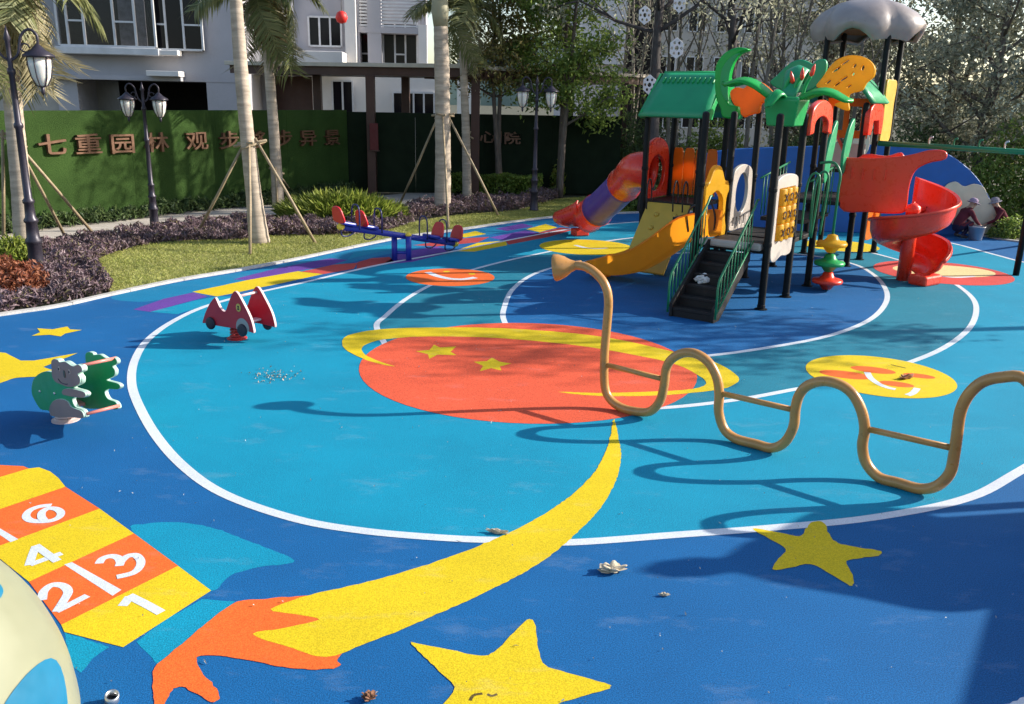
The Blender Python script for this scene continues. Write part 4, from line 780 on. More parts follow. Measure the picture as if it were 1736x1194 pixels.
class Fac:
    """an upright facade: pixels give places on it; boxes stand out of it towards the viewer"""
    def __init__(s, o, ang): s.o = Vector((o[0], o[1], 0)); s.x = Vector((math.cos(ang), math.sin(ang), 0)); s.n = Vector((s.x.y, -s.x.x, 0))
    def sz(s, u, v): return SZ([(u, v)], s.o, s.x)[0]
    def bx(s, x0, x1, z0, z1, d0, d1):
        c = s.o + s.x * (x0 + x1) / 2 + s.n * (d0 + d1) / 2 + Vector((0, 0, (z0 + z1) / 2)); return MB().box(c, (x1 - x0, d1 - d0, z1 - z0), s.x)
    def rect(s, u0, v0, u1, v1): a = s.sz(u0, v1); b2 = s.sz(u1, v0); return a[0], b2[0], a[1], b2[1]
    def window(s, par, x0, x1, z0, z1, d, cols, low=(), glass=None):
        """frame with panes set back; cols are fractions, low the columns with a small lower light"""
        mb = MB(); fw = 0.07
        for f in (0, *cols, 1):
            x = x0 + (x1 - x0) * f; y = s.bx(x - fw/2, x + fw/2, z0, z1, d - 0.05, d + 0.05); mb.add(y.v, y.f)
        for z in (z0, z1): y = s.bx(x0 + 0.036, x1 - 0.036, z - fw/2, z + fw/2, d - 0.046, d + 0.046); mb.add(y.v, y.f)
        ed = (0, *cols, 1)
        for k in low: y = s.bx(x0 + (x1-x0)*ed[k] + 0.036, x0 + (x1-x0)*ed[k+1] - 0.036, z0 + (z1-z0)*0.22, z0 + (z1-z0)*0.22 + 0.06, d - 0.045, d + 0.045); mb.add(y.v, y.f)
        w = mb.build('window', WFRAME, par)
        for k in range(len(ed) - 1): s.bx(x0 + (x1-x0)*ed[k] + 0.03, x0 + (x1-x0)*ed[k+1] - 0.03, z0 + 0.03, z1 - 0.03, d - 0.03, d - 0.015).build('pane', glass or GLASS, w)
        return w
f1 = Fac(YP(60, 150, 33), math.radians(7))
B1 = thing('apartment_house', 'grey house with white-framed bay windows above the green wall, at far left', 'building', f1.o)
x0, x1, z0, z1 = f1.rect(-260, -260, 395, 108); f1.bx(x0, x1, f1.sz(200, 136)[1], 14, -8, 0).build('upper_wall', WGREY, B1)
xa = f1.sz(97, 150)[0]; xb = f1.sz(132, 150)[0]; xc = f1.sz(350, 150)[0]; zl = f1.sz(200, 136)[1]
f1.bx(x0, xa, 0, zl, -8, -0.05).build('lower_wall', mat('render_beige', (0.40, 0.37, 0.33), 0.85, 0.3, var=0.1, dirt=0.2), B1); f1.bx(xa, xb, 0, zl, -2, 0.05).build('pier', WGREY, B1); f1.bx(xc, x1, 0, zl, -8, -0.02).build('lower_wall', WGREY, B1)
f1.bx(xb, xc, 0, zl, -5, -4.8).build('recess_back', DARKIN, B1); f1.bx(xb, xc, -0.02, 0.02, -5, -0.1).build('recess_floor', DARKIN, B1)
f1.bx(xa - 0.2, f1.sz(312, 140)[0], zl + 0.0, zl + 0.16, 0.003, 0.45).build('ledge', WGREY, B1, bevel=0.01); f1.bx(f1.sz(258, 110)[0], f1.sz(312, 110)[0], zl + 0.16, zl + 0.34, 0.003, 0.9).build('ledge', WWHITE, B1, bevel=0.01)
r = f1.rect(112, -40, 262, 78); f1.bx(r[0] - 0.15, r[1] + 0.1, r[2] - 0.28, r[2] - 0.04, 0.002, 0.75).build('bay_sill', WFRAME, B1, bevel=0.02); f1.window(B1, r[0], r[1], r[2], r[3] + 1.2, 0.62, (0.10, 0.27, 0.58, 0.80), (1, 3), BGLASS)
f1.bx(r[0], r[1], r[2], r[3] + 1.2, 0.01, 0.40).build('bay_room', DARKIN, B1); f1.bx(r[0] + (r[1]-r[0])*0.62, r[0] + (r[1]-r[0])*0.9, r[2], r[3] + 1.2, 0.42, 0.45).build('curtain', CURT, B1)
r = f1.rect(266, -40, 338, 84); f1.window(B1, r[0], r[1], r[2], r[3] + 1.2, 0.25, (0.26, 0.62), (0, 2)); f1.bx(r[0], r[1], r[2], r[3] + 1.2, 0.01, 0.12).build('bay_room', DARKIN, B1); f1.bx(r[0] - 0.05, r[1] - 0.8, r[2] - 0.22, r[2] - 0.04, 0.002, 0.7).build('bay_sill', WWHITE, B1, bevel=0.02)
# second house
f2 = Fac(YP(340, 150, 37), math.radians(5))
B2 = thing('apartment_house', 'white and grey house with louvred balcony above the pavilion roof', 'building', f2.o)
x0, x1, z0, z1 = f2.rect(350, -200, 603, 105); f2.bx(x0, x1, 0, 15, -7, 0).build('wall', WGREY, B2)
for u0, u1, d in ((474, 502, 0.35), (588, 606, 0.5)):
    a = f2.sz(u0, 90)[0]; c = f2.sz(u1, 90)[0]; f2.bx(a, c, 0, 14.9, 0.002, d).build('pilaster', WWHITE, B2)
r = f2.rect(525, 30, 578, 78); f2.window(B2, *r, 0.06, (0.33, 0.66)); r = f2.rect(412, 20, 446, 66); f2.window(B2, *r, 0.06, (0.5,)); r = f2.rect(525, -90, 578, -30); f2.window(B2, *r, 0.06, (0.33, 0.66))
r = f2.rect(332, 92, 590, 116); f2.bx(r[0], r[1], r[2], r[3], 0.003, 2.2).build('parapet', WWHITE, B2, bevel=0.02)
xe = f2.sz(722, 90)[0]; f2.bx(x1 - 0.02, xe, 0, 15, -7, -0.9).build('rear_wall', WGREY, B2)
r = f2.rect(606, 38, 706, 106); f2.window(B2, *r, -0.82, (0.18, 0.42, 0.62, 0.8), (0, 3))
r = f2.rect(606, -10, 708, 44); 
for k in range(11): z = r[2] + (r[3]-r[2]) * k / 10; f2.bx(r[0] + 0.05, r[1], z, z + 0.07, -0.08, 0.0).build('balcony_slat', WFRAME, B2)
f2.bx(r[0], r[1], r[2] - 0.25, r[2] - 0.02, -0.88, 0.05).build('balcony_slab', WGREY, B2); a = f2.sz(623, 60)[0]; f2.bx(a, a + 0.55, 0, 14, -0.6, 0.03).build('column', WGREY, B2)
a = f2.sz(709, 60)[0]; f2.bx(a, a + 0.35, 0, f2.sz(700, 42)[1], -0.5, 0.06).build('column', WWHITE, B2)
r = f2.rect(530, 128, 745, 300); f2.bx(r[0], r[1], 0, r[3], 0.4, 0.6).build('garden_front', WWHITE, B2)
r = f2.rect(668, 158, 736, 200); f2.window(B2, *r, 0.66, (0.25, 0.5, 0.75))
r = f2.rect(568, 138, 600, 200); f2.window(B2, *r, 0.66, (0.5,))
o = MB().lathe([(0.05, 0.0), (0.16, 0.05), (0.22, 0.2), (0.16, 0.36), (0.05, 0.42)], YP(579, 30, 33), 14).build('red_lantern', mat('lantern_red', (0.6, 0.02, 0.015), 0.5), smooth=True); o.location.z -= 0.2; tag(o, 'red paper lantern hanging by the white pilaster', 'lantern')
MB().tube([YP(579, 24, 33) + Vector((0, 0, 0)), YP(579, 24, 33) + Vector((0, 0, 3))], 0.012, 5).build('cord', PBLACK, o)
# far right buildings behind the trees
f3 = Fac(YP(1010, 150, 46), math.radians(10)); B3 = thing('office_block', 'plain pale block with dark glass edge beyond the broad-leaved trees', 'building', f3.o)
r = f3.rect(985, -150, 1074, 108); f3.bx(r[0], r[1], r[2], 18, -6, 0).build('wall', mat('panel_pale', (0.42, 0.44, 0.48), 0.6, 0.4, var=0.05, vs=0.4), B3); a = f3.sz(1112, 60)[0]; f3.bx(r[1] + 0.003, a, 0, 18, -6, -0.1).build('glass_strip', GLASS, B3); f3.bx(r[0], r[1], 0, r[2] - 0.003, -6, -0.3).build('base', WGREY, B3)
f4 = Fac(YP(1100, 150, 62), math.radians(4)); B4 = thing('apartment_block', 'tall beige apartment block seen through bare trunks at right', 'building', f4.o)
r = f4.rect(1085, -100, 1520, 200); f4.bx(r[0], r[1], 0, 26, -9, 0).build('wall', mat('render_sand', (0.44, 0.415, 0.385), 0.9, 0.2, var=0.08, vs=0.3, dirt=0.15), B4)
for fl_ in range(6):
    for k in range(9):
        xx = r[0] + 1.0 + k * 1.9; zz = 1.2 + fl_ * 3.1
        if xx + 1.2 < r[1]: f4.window(B4, xx, xx + 1.15, zz, zz + 1.5, 0.03, (0.5,))
f5 = Fac(YP(760, 150, 95), 0.0); B5 = thing('distant_house', 'small white house on the skyline between the two right palms', 'building', f5.o)
r = f5.rect(775, 78, 812, 104); f5.bx(r[0], r[1], 0, r[3] - 0.6, -4, 0).build('wall', WWHITE, B5); c = f5.o + f5.x * (r[0] + r[1]) / 2; MB().box((c.x, c.y + 2, r[3] - 0.25), (r[1]-r[0] + 0.4, 5, 0.65), taper=0.5).build('roof', mat('roof_grey', (0.2, 0.2, 0.21), 0.8), B5); f5.window(B5, r[0] + 0.5, r[0] + 1.3, r[3] - 2.0, r[3] - 1.0, 0.03, (0.5,))
hm = mat('far_hill', (0.06, 0.09, 0.08), 0.95, 0.1, var=0.2, vs=0.02); hp = [[Vector((-120 + 8*k, 300 + 40*j, (0, 1, 0)[j] * (16 + 7*math.sin(k*0.5) + 3*math.sin(k*1.3)) - 0.1)) for k in range(40)] for j in range(3)]; tag(MB().grid(hp).build('hills', hm, smooth=True), kind='structure')

# green turf wall with raised characters
TURF, t, b = _nt('wall_turf'); n1 = _noise(t, 90, 3); n2 = _noise(t, 1.0, 4); col = _mix(t, _ramp(t, n1.outputs[0], 0.3, 0.7), (0.026, 0.068, 0.013), (0.075, 0.145, 0.032)); col = _mix(t, 1.0, col, _mix(t, _ramp(t, n2.outputs[0], 0.3, 0.7), (0.62, 0.64, 0.6), (1, 1, 1)), 'MULTIPLY')
t.links.new(col, b.inputs['Base Color']); b.inputs['Roughness'].default_value = 0.9; b.inputs['Specular IOR Level'].default_value = 0.2; _bump(t, b, n1.outputs[0], 1.0, 0.04)
wA = G(60, 387); wB = G(592, 326); wdir = (wB - wA).normalized(); wA2 = wA - wdir * 5; wC = wB + Vector((8.6, 1.0, 0)); WHT_ = 2.5
wl = thing('turf_wall', 'dark green artificial-turf wall with raised bronze characters', 'wall', wB)
def wallseg(a, c, h=WHT_, nseg=1, m_=None):
    d = (c - a); Ls = d.length / nseg; d.normalize(); nn = Vector((d.y, -d.x, 0))
    for k in range(nseg):
        m0 = a + d * (Ls * (k + 0.5)); MB().box((m0.x - nn.x * 0.1, m0.y - nn.y * 0.1, h / 2), (Ls - 0.006, 0.2, h), d).build('wall_panel', m_ or TURF, wl)
wallseg(wA2, wB, WHT_, 6)
TURF_SHADE = mat('wall_turf_shaded', (0.012, 0.020, 0.010), 0.9, 0.15, var=0.2, bump=0.5, bs=80)  # turf by the pavilion, its deep shade put into the base colour
wallseg(wB - Vector((0.1, -0.06, 0)), wC, WHT_ - 0.05, 4, TURF_SHADE)
d = (wB - wA2); m0 = (wA2 + wB) / 2
BRONZE = mat('bronze_letters', (0.15, 0.075, 0.042), 0.45, 0.5, 0.25, var=0.15)
def chars(s, pxs, size, par, o, dr, nrm, off, z_fix=None, m=BRONZE):
    for ch_, (u, v) in zip(s, pxs):
        me = text_mesh(ch_, size * 0.95, 0.04, 0.006); me.transform(Matrix.Diagonal((1.32, 0.92, 1, 1))); w = VP(u, v, o, dr) + nrm * off; b_ = BASE[par.name]; w = w - b_
        me.transform(Matrix(((dr.x, 0, nrm.x, w.x), (dr.y, 0, nrm.y, w.y), (0, 1, 0, w.z), (0, 0, 0, 1)))); link_mesh('character', me, m, par)
wn_ = Vector((wdir.y, -wdir.x, 0))
chars('七重园林观步移步异景', [(86, 248), (147, 247), (205, 246), (263, 244), (331, 241), (386, 240), (433, 239), (478, 237), (520, 236), (561, 235)], 0.56, wl, wA, wdir, wn_, 0.05)
d2_ = (wC - wB).normalized(); n2_ = Vector((d2_.y, -d2_.x, 0)); chars('心小院', [(827, 234), (848, 235), (868, 236)], 0.45, wl, wB, d2_, n2_, 0.05)

# pavilion: flat roof on dark posts
PV = thing('pavilion', 'flat-roofed brown pavilion with dark posts behind the turf wall corner', 'pavilion', (-4.5, 29, 0))
pa = YP(382, 118, 29.0); pb_ = YP(822, 108, 27.2); zr = (pa.z + pb_.z) / 2
pd = (Vector((pb_.x, pb_.y, 0)) - Vector((pa.x, pa.y, 0))); Lr = pd.length; pd.normalize(); pn = Vector((-pd.y, pd.x, 0)); c = (Vector((pa.x, pa.y, 0)) + Vector((pb_.x, pb_.y, 0))) / 2 + pn * 1.6
MB().box((c.x, c.y, zr + 0.06), (Lr, 3.3, 0.12), pd).build('roof', ROOFT, PV, bevel=0.01); MB().box((c.x, c.y, zr - 0.12), (Lr - 0.2, 3.0, 0.24), pd).build('beam', BROWN, PV)
pc_ = YP(1100, 143, 33); ra = Vector((pb_.x, pb_.y, 0)); rb_ = Vector((pc_.x, pc_.y, 0)); rd = (rb_ - ra); Lq = rd.length; rd.normalize(); rn = Vector((-rd.y, rd.x, 0)); c2 = (ra + rb_) / 2 + rn * 1.5
MB().box((c2.x, c2.y, zr + 0.02), (Lq, 3.0, 0.11), rd).build('roof', ROOFT, PV, bevel=0.01); MB().box((c2.x, c2.y, zr - 0.17), (Lq - 0.2, 2.8, 0.24), rd).build('beam', BROWN, PV)
for (u, y) in ((632, 27.95), (805, 27.7), (545, 30.2), (470, 30.4), (690, 30.6), (960, 30.2), (1050, 32.0)):
    g = YP(u, 320, y); MB().box((g.x, g.y, (zr - 0.24) / 2), (0.26, 0.26, zr - 0.24)).build('post', BROWN, PV, bevel=0.01)
g0 = YP(462, 160, 30.9); g1 = YP(528, 160, 30.6); MB().box(((g0.x + g1.x) / 2, (g0.y + g1.y) / 2, zr / 2 - 0.12), (g1.x - g0.x, 0.08, zr - 0.3)).build('screen_panel', mat('screen_brown', (0.12, 0.05, 0.035), 0.6), PV)
# small red scroll hung on the front post
g = YP(634, 232, 27.72); o = MB().box(g, (0.26, 0.05, 0.8)).build('hanging_scroll', mat('scroll_red', (0.11, 0.012, 0.012), 0.6), bevel=0.01); tag(o, 'dark red vertical sign hung on the pavilion post', 'sign'); MB().box((g.x, g.y, g.z - 0.42), (0.32, 0.06, 0.035)).build('rod', BROWN, o)

# ================================================================= LAMPS
LIRON = mat('lamp_iron', (0.035, 0.03, 0.045), 0.4, 0.5, 0.3, var=0.2, dirt=0.2); m, t, b = _nt('lamp_glass'); b.inputs['Base Color'].default_value = (0.72, 0.70, 0.64, 1); b.inputs['Roughness'].default_value = 0.35; b.inputs['Subsurface Weight'].default_value = 0.2; LGLASS = m
def lamp(label, loc, k=1.0, rot=0.0, scale=1.0):
    T = thing('street_lamp', label, 'street lamp', (0, 0, 0), 0, 'two-lantern garden lamps')
    MB().lathe([(0.11, 0), (0.115, 0.04), (0.10, 0.06), (0.085, 0.42), (0.10, 0.44), (0.105, 0.48), (0.08, 0.52), (0.07, 0.7), (0.088, 0.72), (0.088, 0.75), (0.066, 0.78), (0.058, 0.95), (0.072, 0.97), (0.072, 1.0), (0.05, 1.03), (0.042, 1.9), (0.056, 1.92), (0.056, 1.96), (0.04, 1.98), (0.034, 2.55), (0.05, 2.57), (0.05, 2.62), (0.03, 2.64), (0.028, 2.95), (0.045, 2.98), (0.02, 3.06), (0.004, 3.14)], n=18).build('post', LIRON, T, smooth=True, local=True)
    for s in (-1, 1):
        arm = MB().tube(cr([(0, 0, 2.72), (0.1*s, 0, 2.8), (0.16*s, 0, 3.02), (0.26*s, 0, 3.1), (0.34*s, 0, 3.03), (0.335*s, 0, 2.9)], 6), 0.017, 8).build('arm', LIRON, T, smooth=True, local=True)
        MB().tube([(0.03*s + 0.16*s + 0.05*math.cos(a_)*s, 0, 2.88 + 0.05*math.sin(a_)) for a_ in np.linspace(0, 5, 14)], 0.01, 6).build('scroll', LIRON, arm, smooth=True, local=True)
        cx = 0.335 * s
        MB().lathe([(0.02, 2.93), (0.05, 2.9), (0.09, 2.86), (0.185, 2.80), (0.19, 2.775), (0.15, 2.77)], (cx, 0, 0), 18).build('lantern_cap', LIRON, T, smooth=True, local=True)
        gl = MB().lathe([(0.135, 2.768), (0.13, 2.66), (0.105, 2.53), (0.06, 2.44), (0.02, 2.42)], (cx, 0, 0), 18).build('lantern_glass', LGLASS, T, smooth=True, local=True)
        for a_ in range(6):
            th = a_ * math.pi / 3 + 0.3; MB().tube([(cx + r_ * math.cos(th), r_ * math.sin(th), z_) for r_, z_ in ((0.142, 2.768), (0.137, 2.66), (0.112, 2.53), (0.066, 2.435), (0.0, 2.41))], 0.007, 5).build('lantern_rib', LIRON, gl, local=True)
        MB().lathe([(0.03, 2.42), (0.02, 2.38), (0.028, 2.36), (0.004, 2.31)], (cx, 0, 0), 10).build('finial', LIRON, T, smooth=True, local=True)
    T.location = loc; T.rotation_euler = (0, 0, rot); T.scale = (scale,) * 3
lamp('dark two-lantern lamp post rising from the purple planting at left', G(65, 468), rot=0.25, scale=1.24)
lamp('two-lantern lamp post standing before the green lettered wall', G(263, 390), rot=0.05, scale=1.0); lamp('two-lantern lamp post in front of the leafy trees by the hedge', G(905, 358), rot=0.1, scale=1.13)

# ================================================================= PALMS
PBARK = bark('palm_bark', (0.46, 0.38, 0.30), rings=7); PSHAFT = mat('palm_crownshaft', (0.34, 0.32, 0.22), 0.6, 0.3, var=0.15); FROND = leafmat('palm_leaf', (0.15, 0.18, 0.06), (0.34, 0.33, 0.14), 0.4, 0.5); FDRY = leafmat('palm_leaf_dry', (0.38, 0.33, 0.19), (0.55, 0.48, 0.30), 0.35, 0.6)
BAMB = mat('bamboo', (0.36, 0.28, 0.18), 0.6, 0.3, var=0.2, vs=5, fine=0.2, fs=30)
def frond_mesh(seed, L=1.9, droop=1.0, nl=64, ll=0.46):
    rg = random.Random(seed); mb = MB(); path = []
    for k in range(15):
        f = k / 14; path.append(Vector((L * (f - 0.22 * f * f * droop), 0.08 * math.sin(f * 3 + seed), 0.75 * f * L * 0.5 - droop * L * 0.72 * f ** 2.1)))
    mb.tube(path, [0.022 * (1 - 0.8 * k / 14) for k in range(15)], 5)
    for k in range(nl):
        f = 0.1 + 0.9 * k / nl; i = min(13, int(f * 14)); p = path[i].lerp(path[i+1], f * 14 - i); t_ = (path[i+1] - path[i]).normalized()
        l = ll * (0.55 + 0.9 * math.sin(min(1, f * 1.05) * math.pi * 0.8)) * rg.uniform(0.85, 1.1)
        for s in (-1, 1):
            d = (Vector((0, s, 0)) * 0.8 + t_ * 0.55 + Vector((0, 0, rg.uniform(-0.35, 0.25)))).normalized(); w = 0.026
            a_ = p; m_ = p + d * l * 0.55 + Vector((0, 0, -0.02)); e_ = p + d * l + Vector((0, 0, -0.16 * l - rg.uniform(0.05, 0.22) * l)); sx = t_ * w
            mb.add([a_ - sx * 0.5, a_ + sx * 0.5, m_ + sx, e_, m_ - sx], [(0, 1, 2, 4), (4, 2, 3)])
    me = bpy.data.meshes.new('frond'); me.from_pydata(mb.v, [], mb.f); me.materials.append(FROND); me.update(); return me
FR = [frond_mesh(1), frond_mesh(2, 1.7, 1.25), frond_mesh(3, 2.0, 0.7), frond_mesh(4, 1.8, 1.7, 64, 0.40)]
FRD = [m_.copy() for m_ in (FR[3],)]
for m_ in FRD: m_.materials.clear(); m_.materials.append(FDRY)
def palm(label, pts, radii, shaft, nfr, seed, ang0=0.0, el=(0.9, -0.9), dry=2, fs=1.0):
    """pts: trunk centre line in place coordinates"""
    rg = random.Random(seed); T = thing('palm_tree', label, 'palm tree', pts[0], 0, 'staked palms on the lawn')
    P = cr(pts, 8); n = len(P); R = []; 
    for k in range(n):
        f = k / (n - 1) * (len(radii) - 1); i = min(len(radii) - 2, int(f)); R.append((radii[i] * (1 - f + i) + radii[i+1] * (f - i)) * (1 + 0.035 * (k % 2)))
    MB().tube(P, R, 14).build('trunk', PBARK, T, smooth=True)
    top = P[-1]; d = (P[-1] - P[-3]).normalized(); MB().tube([top, top + d * shaft * 0.25, top + d * shaft * 0.7, top + d * shaft], [R[-1] * 1.05, R[-1] * 1.3, R[-1] * 0.95, R[-1] * 0.45], 12).build('crownshaft', PSHAFT, T, smooth=True)
    c = top + d * shaft * 0.9 - BASE[T.name]
    for k in range(nfr):
        az = ang0 + k * 2.399 + rg.uniform(-0.2, 0.2); e = el[0] + (el[1] - el[0]) * k / max(1, nfr - 1); me = FRD[0] if k >= nfr - dry else FR[rg.randrange(3)] if e > -0.2 else FR[3]
        o = bpy.data.objects.new('frond', me); COL.objects.link(o); o.parent = T; s = fs * rg.uniform(0.85, 1.12)
        o.matrix_local = Matrix.Translation(c) @ Matrix.Rotation(az, 4, 'Z') @ Matrix.Rotation(-e, 4, 'Y') @ Matrix.Rotation(rg.uniform(-0.5, 0.5), 4, 'X') @ Matrix.Scale(s, 4)
    return T
def stakes(label, centre, zt, feet, brace_z, spread=0.3):
    T = thing('tree_stakes', label, 'tree stakes', centre, 0, 'bamboo props round the palms'); rg = random.Random(int(centre.x * 100)); hd = []
    for f in feet:
        d = (Vector((f.x, f.y, 0)) - Vector((centre.x, centre.y, 0))); d = d.normalized() if d.length > 0.05 else Vector((1, 0, 0)); h = Vector((centre.x, centre.y, zt)) + d * 0.17 + Vector((0, 0, rg.uniform(-0.05, 0.1)))
        MB().tube([f, f.lerp(h, 0.5) + Vector((0.01, 0, 0)), h + (h - f).normalized() * 0.12], [0.032, 0.03, 0.026], 9).build('pole', BAMB, T, smooth=True); hd.append(h)
    for k in range(len(feet)):
        a = hd[k]; b_ = hd[(k + 1) % len(feet)]; e = (b_ - a).normalized() * 0.18; MB().tube([a - e + Vector((0, 0, 0.03 * k)), b_ + e + Vector((0, 0, 0.03 * k))], 0.027, 8).build('brace', BAMB, T, smooth=True)
# big palm left of centre
yA = 18.0; tA = [YP(440, 412, yA), YP(430, 330, yA), YP(418, 220, yA), YP(408, 110, yA), YP(400, 0, yA), YP(394, -120, yA)]; tA[0].z = -0.02
palm('thick pale palm trunk with timber props left of the seesaw', tA, [0.22, 0.155, 0.135, 0.13, 0.115, 0.105], 0.9, 12, 3, el=(1.1, -0.5), dry=0)
stakes('timber props round the thick palm left of the seesaw', tA[0] + Vector((-0.08, 0, 0)), VP(425, 248, tA[0], (1, 0)).z, [G(424, 432), G(535, 413), G(330, 404)], 0)
yB = 24.0; tB = [YP(472, 346, yB), YP(466, 250, yB), YP(458, 140, yB), YP(451, 52, yB)]; tB[0].z = -0.02
palm('slimmer palm with low feathery crown behind the thick palm', tB, [0.17, 0.14, 0.13, 0.12], 1.0, 22, 8, 2.6, el=(1.0, -1.2), dry=7, fs=1.0)
stakes('timber props round the slim palm behind the lily bush', tB[0], VP(470, 293, tB[0], (1, 0)).z, [G(470, 352), G(498, 332), G(455, 340)], 0)
yC = 23.5; tC = [YP(750, 362, yC), YP(751, 270, yC), YP(750, 170, yC), YP(749, 110, yC), YP(747, 45, yC)]; tC[0].z = -0.02
palm('stout palm right of centre with swollen trunk and timber props', tC, [0.22, 0.20, 0.19, 0.19, 0.17], 1.5, 9, 5, 0.5, el=(1.3, 0.1), dry=0, fs=1.15)
stakes('timber props round the stout palm right of centre', tC[0], VP(750, 202, tC[0], (1, 0)).z, [G(676, 350), G(760, 388), G(845, 366)], 0)
yD = 27.0; tD = [YP(792, 312, yD), YP(790, 230, yD), YP(787, 150, yD), YP(784, 70, yD)]; tD[0].z = -0.02
palm('slim white-trunked palm between the stout palm and the leafy tree', tD, [0.14, 0.12, 0.11, 0.10], 0.9, 14, 12, 1.0, el=(1.2, -0.5), dry=1, fs=0.9)
stakes('timber props round the slim palm beside the hedge', tD[0], VP(790, 235, tD[0], (1, 0)).z, [G(788, 318), G(838, 302), G(765, 305)], 0)
yL = 16.0; tL = [YP(44, 440, yL), YP(36, 330, yL), YP(26, 220, yL), YP(16, 110, yL), YP(8, 20, yL)]; tL[0].z = -0.02
palm('palm at the left edge behind the nearest lamp post', tL, [0.19, 0.16, 0.15, 0.14, 0.13], 0.6, 22, 21, 0.3, el=(0.8, -1.3), dry=9, fs=1.0)
stakes('timber props round the palm at the left edge', tL[0], VP(30, 242, tL[0], (1, 0)).z, [G(6, 430), G(163, 402), G(112, 404)], 0)

# ================================================================= TREES AND PLANTS
rgn = np.random.default_rng(11)
TBARK = bark('tree_bark', (0.16, 0.13, 0.11)); TBARK2 = bark('tree_bark_pale', (0.22, 0.195, 0.165)); 
LF_A = leafmat('leaf_mid', (0.13, 0.22, 0.05), (0.38, 0.48, 0.11), 0.5); LF_B = leafmat('leaf_rust', (0.14, 0.17, 0.05), (0.42, 0.33, 0.12), 0.45); LF_C = leafmat('leaf_greyed', (0.22, 0.23, 0.15), (0.62, 0.61, 0.46), 0.5); LF_D = leafmat('leaf_dark', (0.045, 0.085, 0.035), (0.17, 0.24, 0.08), 0.4)
LF_Y = leafmat('leaf_fresh', (0.17, 0.25, 0.03), (0.46, 0.50, 0.10), 0.45); LF_P = leafmat('leaf_purple', (0.12, 0.07, 0.085), (0.34, 0.245, 0.27), 0.2, 0.5, (0.16, 0.13, 0.06)); LF_R = leafmat('leaf_red', (0.25, 0.07, 0.04), (0.42, 0.16, 0.08), 0.3); LF_H = leafmat('leaf_hedge', (0.10, 0.18, 0.025), (0.32, 0.42, 0.08), 0.4)
def tree(label, base, h, spread, seed, lm, bm, nleaf=7000, ls=0.16, z0=0.35, r0=0.12, nl=12, lean=(0, 0), clump=0.42, group=None, stems=1, up=0.5, proto=None):
    rg = random.Random(seed); ng = np.random.default_rng(seed); T = thing('tree', label, 'tree', base, 0, group)
    mb = MB(); tips = []
    for sidx in range(stems):
        off = Vector((rg.uniform(-0.3, 0.3), rg.uniform(-0.3, 0.3), 0)) * (stems > 1); ln = Vector((lean[0] + rg.uniform(-0.15, 0.15) * (stems > 1), lean[1] + rg.uniform(-0.1, 0.1), 0))
        tp = [off + ln * (f * h) + Vector((rg.uniform(-0.06, 0.06) * (f > 0), rg.uniform(-0.06, 0.06) * (f > 0), h * f - 0.03)) for f in (0, 0.2, 0.4, 0.6, 0.8, 1.0)]
        P = cr(tp, 3); R = [r0 / (stems ** 0.3) * (1.15 - f) ** 0.8 for f in np.linspace(0, 1, len(P))]; mb.tube(P, R, 8)
        for k in range(nl):
            f = z0 + (0.98 - z0) * (k + rg.random() * 0.8) / nl; i = min(len(P) - 1, int(f * (len(P) - 1))); p = P[i]; az = k * 2.399 + rg.uniform(-0.4, 0.4)
            L = spread * (1.15 - 0.75 * abs(f - 0.55)) * rg.uniform(0.6, 1.1); d = Vector((math.cos(az), math.sin(az), up * rg.uniform(0.5, 1.6)))
            pts = [p, p + d * L * 0.4 + Vector((0, 0, 0.05)), p + d * L * 0.75 + Vector((rg.uniform(-0.1, 0.1), rg.uniform(-0.1, 0.1), 0.12 * L)), p + d * L]
            mb.tube(cr(pts, 2), [R[i] * 0.5 * (1 - 0.75 * x / 6) for x in range(7)], 5)
            for s in range(4):
                a = pts[1 + s % 3]; e = a + Vector((rg.uniform(-1, 1), rg.uniform(-1, 1), rg.uniform(-0.3, 0.8))) * L * 0.42; mb.tube([a, e], [R[i] * 0.2, 0.006], 4); tips += [e, a.lerp(e, 0.6)]
            tips += [pts[3], pts[2]]
    mb.build('trunk', bm, T, smooth=True, local=True)
    tp_ = np.array([tuple(x) for x in tips]); idx = ng.integers(0, len(tp_), nleaf); wgt = ng.random(len(tp_)) ** 1.5; idx = ng.choice(len(tp_), nleaf, p=wgt / wgt.sum())
    C = tp_[idx] + ng.normal(size=(nleaf, 3)) * clump * np.array([1, 1, 0.7]) * (0.35 + 0.65 * ng.random((nleaf, 1)))
    D = rdir(ng, nleaf, -0.3); N = rdir(ng, nleaf, 0.9)
    link_mesh('crown', leaf_mesh('crown', C, D, N, ls * ng.uniform(0.6, 1.3, nleaf), ls * 0.42 * ng.uniform(0.7, 1.2, nleaf)), lm, T)
    return T
def tree_copy(src, label, base, rz, s, group):
    c = copy_tree(src); c.location = base; c.rotation_euler = (0, 0, rz); c.scale = (s, s, s * 1.0); c['label'] = label
    if group: c['group'] = group
    return c
T1 = tree('tree with rust-tinted foliage just right of the slim palm', G(858, 330), 6.4, 1.3, 3, LF_B, TBARK, 7000, 0.15, 0.48, 0.10, 13, (0.01, 0), 0.34, stems=2)
T2 = tree('bright green leafy tree behind the third lamp post', G(938, 332), 8.2, 1.65, 6, LF_A, TBARK, 16000, 0.18, 0.30, 0.11, 16, (0.02, 0), 0.40, stems=2)
T3 = tree('dark-trunked tree with forked boughs left of the green house roof', YP(1096, 300, 24.5) * 1.0, 7.9, 2.6, 9, LF_C, bark('tree_bark_dark', (0.075, 0.065, 0.062)), 1600, 0.16, 0.6, 0.20, 11, (0.03, 0), 0.45, up=0.4)
T3.location.z = 0
